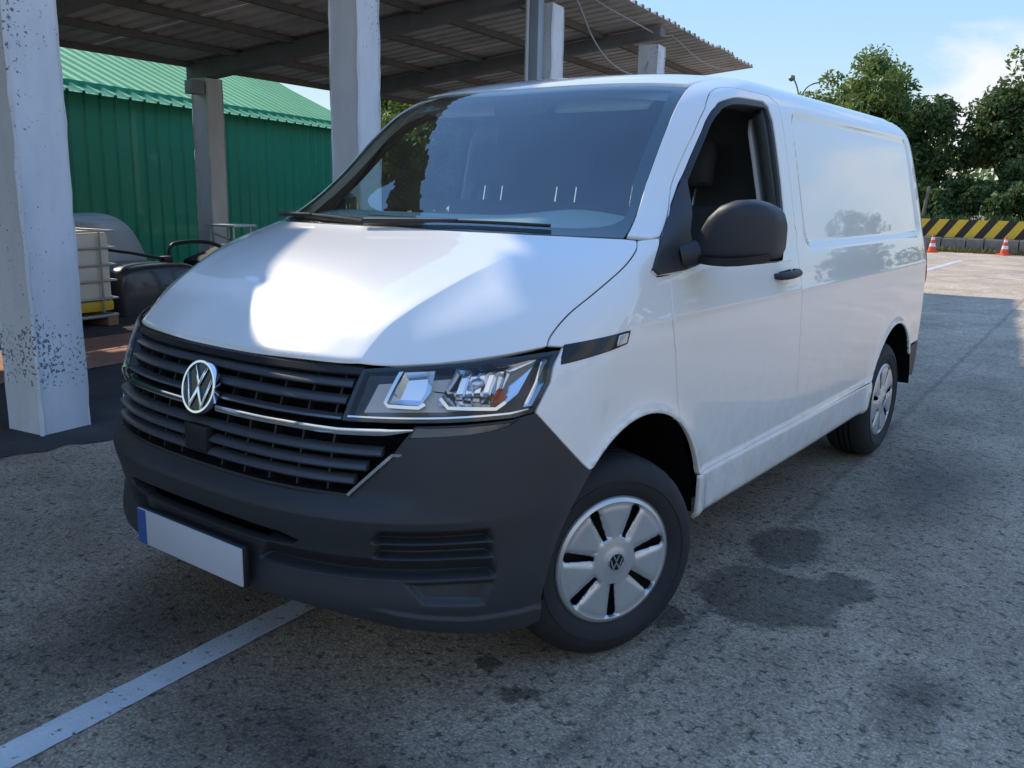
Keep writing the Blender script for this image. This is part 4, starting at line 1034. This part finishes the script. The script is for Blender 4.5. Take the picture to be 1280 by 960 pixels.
for tt in (-12.4,6.2):
    for n_,z in ((-RUN+.28,RID-.085),(-RUN,RID+.075),(-RUN-.28,RID-.085)): vs.append(sp(tt,n_,z))
m.add(vs,[(0,1,4,3),(1,2,5,4)]); o=m.build('ridge_cap',GR,None); spar(o)
m=MB(); vs=[sp(5.9,-2*RUN,0),sp(5.9,0,0),sp(5.9,0,2.7),sp(5.9,-RUN,4.1),sp(5.9,-2*RUN,2.7)]; vs+=[sp(-12,-2*RUN,0),sp(-12,0,0),sp(-12,0,2.7),sp(-12,-RUN,4.1),sp(-12,-2*RUN,2.7)]
m.add(vs,[(0,1,2,3,4),(9,8,7,6,5),(0,4,9,5)]); spar(m.build('gable_wall',GW,None,smooth=False))
# ================================================================ things under the canopy
def grp(name,loc,rz,label,cat,group=None):
    o=empty(name,loc,rz); return tag(o,label,cat,group)
RZ=math.atan2(CE.y,CE.x)-math.pi/2
# ---- intermediate bulk container
T=grp('bulk_container',(-6.93,1.93,.05),RZ,'white plastic bulk tank in a wire cage with yellow base beside the column','tank')
IW=pmat('tank_plastic',(.66,.62,.52),.45,var=.06,vscale=3); IY=pmat('tank_yellow',(.62,.40,.02),.5,var=.1); GAL=pmat('galvanised',(.33,.35,.36),.4,metal=.7)
m=MB(); m.box((0,0,.60),(.94,.98,.70)); m.build('tank_body',IW,T,bevel=.06)
m=MB(); m.box((0,0,.205),(.95,.99,.11)); m.build('tank_base',IY,T,bevel=.03)
for z in (.28,.46,.62,.79,.955):
    m=MB(); L=[(-.5,-.52),(.5,-.52),(.5,.52),(-.5,.52),(-.5,-.52)]; m.tube([(a,b,z) for a,b in L],.010,6); m.build('cage_rail',GAL,T,auto=60)
for a,b in [(x,s*.52) for x in (-.3,0,.3) for s in (-1,1)]+[(s*.5,y) for y in (-.35,0,.35) for s in (-1,1)]:
    m=MB(); m.tube([(a,b,.14),(a,b,.955)],.010,6); m.build('cage_upright',GAL,T)
PAL=pmat('pallet_wood',(.30,.175,.085),.85,bump=.5,bscale=50,var=.3,vscale=6)
for y in (-.45,0,.45):
    m=MB(); m.box((0,y,.045),(1.0,.12,.09)); m.build('skid',PLAST2 if y==0 else PAL,T,bevel=.005)
m=MB(); m.box((0,0,.105),(1.0,1.04,.03)); m.build('deck',GAL,T,bevel=.004)
m=MB(); m.lathe([(.001,.03),(.11,.03),(.12,.0)],(0,0,.95),(0,0,1),24); m.build('lid',PLAST2,T)
# ---- white moulded shell behind it
T=grp('moulded_shell',(-8.35,3.0,.05),RZ+.3,'white rounded plastic shell standing behind the caged tank','shell')
WSH=pmat('aged_white_plastic',(.50,.52,.52),.4,var=.08,vscale=3)
n=20; prof=[(-.75,0),(-.72,.55),(-.60,.86),(-.35,1.02),(0,1.07),(.30,1.02),(.52,.86),(.68,.55),(.80,.12),(.82,0)]
pp=smooth_path(prof,4); vs=[];fs=[];K=len(pp)
for j,(yy,sc) in enumerate([(-.55,.80),(-.52,.92),(-.45,1),(.45,1),(.52,.92),(.55,.80)]):
    vs+=[(a*sc,yy,b*sc) for a,b in pp]
for j in range(5):
    for i in range(K-1): fs.append((j*K+i,j*K+i+1,(j+1)*K+i+1,(j+1)*K+i))
fs+=[tuple(range(K)),tuple(range(5*K,6*K))]
MBx(vs,fs).build('shell_body',WSH,T,auto=50)
m=MB(); m.tube([(-.5,-.56,.70),(-.25,-.565,.88),(.1,-.565,.90),(.40,-.56,.78)],.02,8); m.build('shell_rib',GAL,T)
m=MB(); m.box((.62,0,.40),(.3,1.0,.02),Matrix.Rotation(math.radians(62),3,'Y')); m.build('shell_panel',WSH,T,bevel=.006)
# ---- dark grey part with a black hoop
T=grp('scrap_body_part',(-7.35,3.35,.05),RZ,'dark grey rounded car body part with black hoop and small mirror','car part')
GM=pmat('dark_grey_paint',(.045,.047,.052),.35,coat=.5,coat_rough=.1)
pp=smooth_path([(-.60,0),(-.60,.40),(-.50,.52),(-.20,.55),(.25,.54),(.50,.48),(.62,.32),(.66,.10),(.64,0)],4); K=len(pp); vs=[];fs=[]
for yy,sc in [(-.32,.90),(-.28,.97),(-.2,1),(.3,1),(.36,.95)]: vs+=[(-yy,a*sc,b*sc) for a,b in pp]
for j in range(4):
    for i in range(K-1): fs.append((j*K+i,j*K+i+1,(j+1)*K+i+1,(j+1)*K+i))
fs+=[tuple(range(K)),tuple(range(4*K,5*K))]
MBx(vs,fs).build('body_skin',GM,T,auto=50)
m=MB(); m.tube(smooth_path([(.05,.28,.50),(.04,.32,.70),(.0,.48,.745),(-.05,.85,.745),(-.08,1.15,.69),(-.1,1.45,.55),(-.1,1.55,.40)],5),.024,8); m.build('hoop',PLAST2,T)
m=MB(); m.box((.10,.20,.57),(.10,.13,.085)); m.build('mirror_pod',PLAST2,T,bevel=.02)
m=MB(); m.tube([(.0,-.55,.72),(.05,-.2,.66),(.1,.16,.58)],.018,8); m.build('strut',PLAST2,T)
m=MB(); m.box((-.15,1.25,.42),(.5,.75,.40),Matrix.Rotation(.25,3,'X')); m.build('rear_block',pmat('matt_black',(.012,.012,.013),.8),T,bevel=.08)
# ---- metal trestle table by the rear column
T=grp('metal_table',(-8.25,5.15,.05),RZ,'small pale metal table beside the rear concrete column','table')
TM=pmat('pale_metal',(.55,.57,.55),.4,metal=.4)
m=MB(); m.box((0,0,.90),(.55,.42,.03)); m.build('table_top',TM,T,bevel=.004)
for x,y in ((-.23,-.17),(.23,-.17),(.23,.17),(-.23,.17)):
    m=MB(); m.tube([(x*1.1,y*1.1,0),(x*.9,y*.9,.89)],.016,8); m.build('leg',TM,T)
m=MB(); m.tube([(-.2,-.15,.80),(.2,.15,.60)],.014,8); m.tube([(.2,-.15,.80),(-.2,.15,.60)],.014,8); m.build('brace',TM,T)
# ---- pallets with dark crates
def pallet():
    me={}
    T=empty('wooden_pallet')
    for y in (-.54,0,.54):
        m=MB(); m.box((0,y,.05),(.8,.10,.08)); m.build('bearer',PAL,T,bevel=.004)
    for i in range(7):
        m=MB(); m.box((-.35+i*.1165,0,.101),(.095,1.2,.02)); m.build('board',PAL,T,bevel=.003)
    for i in (-.35,0,.35):
        m=MB(); m.box((i,0,.005),(.095,1.2,.012)); m.build('board',PAL,T,bevel=.003)
    return T
def copy_tree(o,parent=None):
    c=o.copy(); COL.objects.link(c); c.parent=parent
    for ch in o.children: copy_tree(ch,c)
    return c
p0=pallet(); labs=['lowest wooden pallet of the stack standing left of the column','middle wooden pallet of the stack standing left of the column','top wooden pallet of the stack carrying the dark crates']
for i in range(3):
    p=p0 if i==0 else copy_tree(p0)
    p.location=(-5.30,.02+.02*i,.054+i*.125); p.rotation_euler=(0,0,RZ+.03*i); tag(p,labs[i],'pallet','pallets stacked by the column')
for i,(dz,h,c,lb) in enumerate([(.43,.36,(.012,.012,.013),'black plastic crate resting on the top pallet'),(.79,.20,(.055,.058,.060),'dark grey plastic crate between the black crate and the top one'),(.99,.24,(.075,.078,.082),'uppermost grey plastic crate of the pallet stack')]):
    T=grp('plastic_crate',(-5.28,.10,.054+dz-.008),RZ+.04*i,lb,'crate','crates on the pallets')
    mt=pmat('crate_%d'%i,c,.6); m=MB()
    m.box((0,0,.02),(.6,.9,.03)); m.build('crate_floor',mt,T,bevel=.004)
    for (cx,cy,dx,dy) in ((0,-.44,.6,.02),(0,.44,.6,.02),(-.29,0,.02,.86),(.29,0,.02,.86)):
        m=MB(); m.box((cx,cy,h/2),(dx,dy,h-.01)); m.build('crate_side',mt,T,bevel=.003)
    m=MB(); m.box((0,0,h-.02),(.64,.94,.03)); m.build('crate_rim',mt,T,bevel=.006)
# ================================================================ yard edge
# ---- hazard barrier on a stone kerb
BA=Vector((-12.6,26.35,0)); BBv=Vector((9.0,27.35,0)); bd=(BBv-BA).normalized(); bn=Vector((bd.y,-bd.x,0))
KB=empty('stone_kerb_wall',(-1.8,26.85,0)); tag(KB,'low rough stone kerb wall under the striped barrier','kerb')
def kpar(o): o.parent=KB; o.matrix_parent_inverse=Matrix.Translation((1.8,-26.85,0)); return o
STN=pmat('kerb_stone',(.23,.205,.175),.9,bump=.8,bscale=25,var=.3,vscale=4)
rnd=random.Random(7); t=0.; Lb=(BBv-BA).length
while t<Lb:
    l=rnd.uniform(.45,.95); m=MB(); c=BA+bd*(t+l/2); m.box((c.x,c.y,.19),(l-.02,.55+rnd.uniform(-.05,.05),.38+rnd.uniform(-.03,.03)),Matrix.Rotation(math.atan2(bd.y,bd.x)+rnd.uniform(-.03,.03),3,'Z')); kpar(m.build('stone',STN,None,bevel=.03)); t+=l
BR=empty('hazard_barrier',(-1.8,27.0,.38)); tag(BR,'long barrier board with diagonal yellow and black stripes','barrier')
def bpar(o): o.parent=BR; o.matrix_parent_inverse=Matrix.Translation((1.8,-27.0,-.38)); return o
YEL=pmat('hazard_yellow',(.74,.50,.045),.55,var=.12,vscale=3); BLK=pmat('hazard_black',(.030,.026,.024),.6,var=.2)
z0,z1=.40,.92; off=bn*-.02
m=MB(); c=(BA+BBv)/2+Vector((0,0,(z0+z1)/2))-bn*.06
m.box(c,(Lb,.09,z1-z0-.006),Matrix.Rotation(math.atan2(bd.y,bd.x),3,'Z')); bpar(m.build('board',BLK,None))
t=0.; wS=.27; lean=.36
while t<Lb-.8:
    q=[BA+bd*(t+a)+Vector((0,0,z)) +bn*.0 for a,z in ((0,z0),(wS,z0),(wS+lean,z1),(lean,z1))]
    vs=[p-bn*.013 for p in q]+[p+bn*.001 for p in q]
    bpar(MBx(vs,[(0,1,2,3),(7,6,5,4),(0,4,5,1),(1,5,6,2),(2,6,7,3),(3,7,4,0)]).build('stripe',YEL,None,smooth=False)); t+=wS*1.92
# ---- cones
def cone(loc,rz,label):
    T=grp('traffic_cone',loc,rz,label,'cone','cones in front of the barrier')
    OR=pmat('cone_orange',(.75,.10,.035),.5); WB=pmat('cone_white',(.75,.74,.72),.5)
    m=MB(); m.box((0,0,.018),(.30,.30,.036)); m.build('base',OR,T,bevel=.012)
    def r(z): return .115-.093*(z-.036)/.48
    for a,b,mt,nm in ((.036,.17,OR,'cone_band'),(.17,.26,WB,'reflective_band'),(.26,.36,OR,'cone_band'),(.36,.43,WB,'reflective_band'),(.43,.516,OR,'cone_band')):
        m=MB(); m.lathe([(r(a),a),(r(b),b)],(0,0,0),(0,0,1),20); m.build(nm,mt,T)
    m=MB(); m.lathe([(r(.516),.516),(.012,.522),(.012,.50)],(0,0,0),(0,0,1),16); m.build('tip',OR,T)
cone((-3.80,25.5,0),.3,'orange and white traffic cone close to the parked van before the barrier')
cone((-2.02,25.95,0),.9,'orange and white traffic cone standing apart at the far end of the barrier')
# ---- grass and weeds along the kerb
def tuft(name,area,n,hmin,hmax,mat,seed,label,cat):
    r=random.Random(seed); vs=[];fs=[]
    for i in range(n):
        x,y,z=area(r); h=r.uniform(hmin,hmax); a=r.uniform(0,6.28); w_=r.uniform(.010,.022); lx,ly=r.uniform(-.5,.5)*h,r.uniform(-.5,.5)*h
        b=len(vs); vs+=[(x-w_*math.cos(a),y-w_*math.sin(a),z),(x+w_*math.cos(a),y+w_*math.sin(a),z),(x+lx*.4+w_*.7*math.cos(a),y+ly*.4+w_*.7*math.sin(a),z+h*.6),(x+lx,y+ly,z+h)]
        fs+=[(b,b+1,b+2),(b,b+2,b+3)]
    return tag(mk(name,vs,fs,mat,smooth=False),label,cat,kind='stuff')
GRS=pmat('dry_grass',(.16,.15,.05),.8,var=.4,vscale=2); GRG=pmat('weed_green',(.06,.11,.025),.7,var=.4,vscale=2)
def along(lo,hi,n0_,n1_,z): return lambda r:(lambda p:(p.x,p.y,z))(BA+bd*r.uniform(lo,hi)+bn*r.uniform(n0_,n1_))
tuft('verge_grass',along(3,Lb,.30,.75,0),5200,.05,.20,GRS,1,'dry grass growing along the foot of the stone kerb','grass')
tuft('weeds',along(3,Lb,-.9,-.25,.5),5200,.25,.62,GRG,2,'green weeds growing behind the striped barrier','weeds')
# bank behind the barrier
BK=pmat('soil_bank',(.085,.075,.045),.95,bump=.8,bscale=8,var=.4,vscale=1)
vs=[];fs=[];r=random.Random(3)
for i in range(41):
    for j in range(7):
        p=BA+bd*(Lb*1.6*i/40-6)-bn*(.35+j*1.6); vs.append((p.x,p.y,(.30,.45,.62,.75,.8,.7,.3)[j]+r.uniform(-.08,.08)))
for i in range(40):
    for j in range(6): a=i*7+j; fs.append((a,a+7,a+8,a+1))
tag(MBx(vs,fs).build('bank',BK,None),kind='structure')
# ---- posts
WOOD=pmat('post_wood',(.20,.17,.13),.9,var=.2)
for px_,h,lb in ((-5.15,1.9,'slim grey timber post leaning behind the barrier near the van'),(-1.62,2.0,'pale concrete post under the big tree behind the barrier')):
    m=MB(); m.tube([(px_,29.6,.3),(px_+(.08 if h<1.95 else .02),29.6,h*.6),(px_+(.16 if h<1.95 else .04),29.6,h)],[.06,.055,.05],8); o=m.build('fence_post',WOOD if h<1.95 else pmat('post_conc',(.40,.38,.35),.9),None); tag(o,lb,'post')
# ---- twin arm street lamp
T=grp('street_lamp',(-9.9,30.5,0),0,'tall street lamp with two curved arms beyond the van roof','street lamp')
LM=pmat('lamp_steel',(.16,.20,.19),.5,metal=.4)
m=MB(); m.tube([(0,0,0),(0,0,3.0),(0,0,4.9)],[.07,.05,.04],12); m.build('pole',LM,T)
m=MB(); m.tube(smooth_path([(0,0,4.6),(-.04,0,5.1),(-.16,0,5.45),(-.26,0,5.62)],5),.028,8); m.build('arm',LM,T)
m=MB(); m.tube(smooth_path([(0,0,4.6),(.08,0,5.0),(.26,0,5.3),(.50,0,5.42)],5),.024,8); m.build('arm',LM,T)
m=MB(); m.lathe([(.001,-.09),(.09,-.07),(.13,.02),(.08,.09),(.001,.11)],(-.32,0,5.64),(-.6,0,.8),16); m.build('lamp_head',LM,T)
m=MB(); m.box((.58,0,5.43),(.24,.1,.035),Matrix.Rotation(-.15,3,'Y')); m.build('lamp_head',LM,T,bevel=.01)
# ================================================================ trees
def leafmat(name,c1,c2,tr):
    m=bpy.data.materials.new(name); m.use_nodes=True; t=m.node_tree; b=t.nodes['Principled BSDF']; L=t.links.new
    g=N(t,'ShaderNodeNewGeometry'); n=N(t,'ShaderNodeTexNoise'); n.inputs['Scale'].default_value=1.1; n.inputs['Detail'].default_value=3; L(g.outputs['Position'],n.inputs['Vector'])
    ad=N(t,'ShaderNodeMath',operation='ADD'); L(n.outputs['Fac'],ad.inputs[0]); mu=N(t,'ShaderNodeMath',operation='MULTIPLY_ADD'); L(g.outputs['Random Per Island'],mu.inputs[0]); mu.inputs[1].default_value=.5; mu.inputs[2].default_value=-.25; L(mu.outputs[0],ad.inputs[1])
    mi=N(t,'ShaderNodeMix',data_type='RGBA'); L(ad.outputs[0],mi.inputs[0]); mi.inputs[6].default_value=(*c1,1); mi.inputs[7].default_value=(*c2,1); L(mi.outputs[2],b.inputs['Base Color'])
    b.inputs['Roughness'].default_value=.5; b.inputs['Specular IOR Level'].default_value=.35
    tl=N(t,'ShaderNodeBsdfTranslucent'); hs=N(t,'ShaderNodeHueSaturation'); hs.inputs['Value'].default_value=1.3; hs.inputs['Hue'].default_value=.48; L(mi.outputs[2],hs.inputs['Color']); L(hs.outputs[0],tl.inputs[0])
    ms=N(t,'ShaderNodeMixShader'); ms.inputs[0].default_value=tr; L(b.outputs[0],ms.inputs[1]); L(tl.outputs[0],ms.inputs[2]); L(ms.outputs[0],t.nodes['Material Output'].inputs[0]); return m
LEAF=leafmat('oak_leaf',(.050,.10,.022),(.17,.24,.05),.40); LEAFD=leafmat('dark_leaf',(.040,.080,.024),(.115,.175,.045),.38); LEAFY=leafmat('light_leaf',(.06,.11,.018),(.16,.22,.04),.4)
BARK=pmat('bark',(.075,.060,.047),.95,bump=.8,bscale=18,var=.3)
def tree_mesh(h,rad,base,nblob,nleaf,lsz,seed,flat=.8,gap=.0):
    "trunk+limbs mesh data, crown mesh data (leaf clumps along the limb ends)"
    r=random.Random(seed); tm=MB(); tips=[]
    top=Vector((r.uniform(-.2,.2),r.uniform(-.2,.2),h*.80)); tr=.024*h
    tm.tube([(0,0,-.1),(r.uniform(-.06,.06),0,h*.18),(top.x*.5,top.y*.5,h*.45),tuple(top)],[tr*1.25,tr,tr*.65,tr*.12],9)
    for i in range(nblob):
        # crown envelope: ellipsoid with lumpy radius
        th=r.uniform(0,2*math.pi); u=r.uniform(-.75,1); ph=math.acos(max(-1,min(1,u)))
        rr=r.uniform(.35,1.0)**.6; lump=.80+.30*math.sin(3*th+seed)*math.sin(2*ph+seed*1.7)+r.uniform(-.12,.16)
        cz_=base+(h-base)*.5; d=Vector((math.sin(ph)*math.cos(th)*rad,math.sin(ph)*math.sin(th)*rad,math.cos(ph)*(h-base)*.5))*rr*lump
        c=Vector((0,0,cz_))+d; tips.append((c,rad*r.uniform(.15,.30)))
        if i%3==0:
            z0_=max(h*.2,min(h*.7,c.z*r.uniform(.55,.75))); s=Vector((top.x*z0_/h,top.y*z0_/h,z0_)); mid=(s+c)/2+Vector((0,0,.06*h))
            tm.tube([tuple(s),tuple(mid),tuple(c)],[tr*.32,tr*.2,tr*.05],5)
    vs=[];fs=[]
    for c,br in tips:
        for k in range(nleaf):
            v=Vector((r.gauss(0,1),r.gauss(0,1),r.gauss(0,1))); v.normalize(); p=c+Vector((v.x,v.y,v.z*flat))*br*(r.random()**.42)
            n=(v*.5+Vector((r.uniform(-1,1),r.uniform(-1,1),r.uniform(-.2,1)))).normalized(); a=n.orthogonal().normalized(); a=(a*math.cos(q:=r.uniform(0,6.28))+n.cross(a)*math.sin(q)); bb=n.cross(a); s=lsz*r.uniform(.6,1.25)
            b0=len(vs); vs+=[p-a*s,p+bb*s*.45+n*s*.12,p+a*s,p-bb*s*.45+n*s*.12]; fs.append((b0,b0+1,b0+2,b0+3))
    return tm,vs,fs
TREES=0
def tree(loc,h,rad,base,nb,nl,ls,seed,mat,label,group=None,cat='tree',name='leafy_tree'):
    T=grp(name,loc,0,label,cat,group)
    tm,vs,fs=tree_mesh(h,rad,base,nb,nl,ls,seed); tm.build('trunk',BARK,T); mk('crown',vs,fs,mat,T,smooth=False); return T
TA=tree((-8.9,35.5,.3),6.9,2.75,1.2,120,150,.115,11,LEAF,'broad green tree rising behind the rear roof of the van')
tree((-6.2,34.0,.3),4.9,1.9,.7,70,130,.11,21,LEAFD,'smaller dark tree filling the gap beside the broad tree')
tree((-3.6,35.0,.3),6.0,2.2,1.0,90,130,.115,31,LEAFD,'dark open tree above the striped barrier',None)
tree((-1.6,36.5,.3),7.4,3.0,1.3,120,150,.12,41,LEAF,'tall green tree over the pale concrete post')
tree((2.4,37.5,.3),7.2,3.0,1.2,90,200,.12,51,LEAF,'tree beyond the end of the barrier, right of the concrete post')
tree((-11.8,36.5,.3),5.2,2.1,.8,70,190,.115,61,LEAF,'round tree half hidden by the van roof next to the street lamp')
# shrubs closing the gap under the crowns
for i,(x,y,h_,rd) in enumerate([(-10.5,33,2.4,1.6),(-7.6,32.3,2.6,1.7),(-5.0,32.6,2.3,1.6),(-2.6,33.0,2.5,1.7),(.2,33.4,2.4,1.8),(3.2,34,2.6,1.9)]):
    tree((x,y,.3),h_,rd,.1,46,190,.10,71+i,LEAFD,['dense dark shrub behind the van tail','dense dark shrub left of the timber post','dense dark shrub right of the timber post','dense dark shrub left of the concrete post','dense dark shrub right of the concrete post','dense dark shrub past the barrier end'][i],'shrubs behind the barrier','shrub','dark_shrub')
# tree between the shed and the second column
TY=tree((-10.2,17.5,0),5.4,1.9,.2,95,210,.10,91,LEAFY,'bright green tree seen between the second column and the van')
for i,(x,y,k) in enumerate([(-13.2,13.6,.62),(-14.9,16.4,.95),(-12.9,14.6,.85),(-16.0,18.8,1.1),(-16.8,20.5,1.2)]):
    c=copy_tree(TY); c.location=(x,y,0); c.scale=(k,k,k); c.rotation_euler=(0,0,1.9*i+.7)
    tag(c,['light green tree behind the end of the shed','tallest light green tree beyond the shed end','light green tree far back past the tallest one beyond the shed','light green tree right of the shed end, seen past the canopy','light green tree rising directly behind the shed roof'][i],'tree','light green trees beyond the shed')
# trees across the yard, mirrored in the side of the van
TB=None
for i,(x,y,k) in enumerate([(17,38,1.05),(24,40,1.25),(31,36,1.0),(12,44,.85),(36,24,1.1),(40,12,.9)]):
    c=copy_tree(TA); c.location=(x,y,0); c.scale=(k,k,k); c.rotation_euler=(0,0,1.3*i+.4)
    tag(c,['tree across the yard opposite the van tail','tallest tree across the yard','spreading tree across the yard past the tallest one','small tree at the far corner of the yard','tree across the yard facing the van door','lone tree across the yard in front of the van'][i],'tree','trees across the yard')
# ---- woodland round the horizon, read as one mass
r=random.Random(77); vs=[];fs=[]
for i in range(430):
    a=2*math.pi*i/430; R_=r.uniform(85,120); hh=5.5+2.2*math.sin(3*a+1)+1.6*math.sin(11*a)+r.uniform(-1.2,1.8); cx,cy=R_*math.cos(a),R_*math.sin(a); w_=r.uniform(1.6,2.6)
    for k in range(90):
        u=r.random(); p=Vector((cx+r.gauss(0,w_),cy+r.gauss(0,w_),hh*(u**.75)*r.uniform(.75,1.05)))
        n=Vector((r.uniform(-1,1),r.uniform(-1,1),r.uniform(-.2,1))).normalized(); b=n.orthogonal().normalized(); c=n.cross(b); s=r.uniform(.30,.60)
        b0=len(vs); vs+=[p-b*s,p+c*s*.6,p+b*s,p-c*s*.6]; fs.append((b0,b0+1,b0+2,b0+3))
tag(mk('far_woods',vs,fs,LEAFD,smooth=False),'distant belt of dark green woodland along the horizon','woods',kind='stuff')
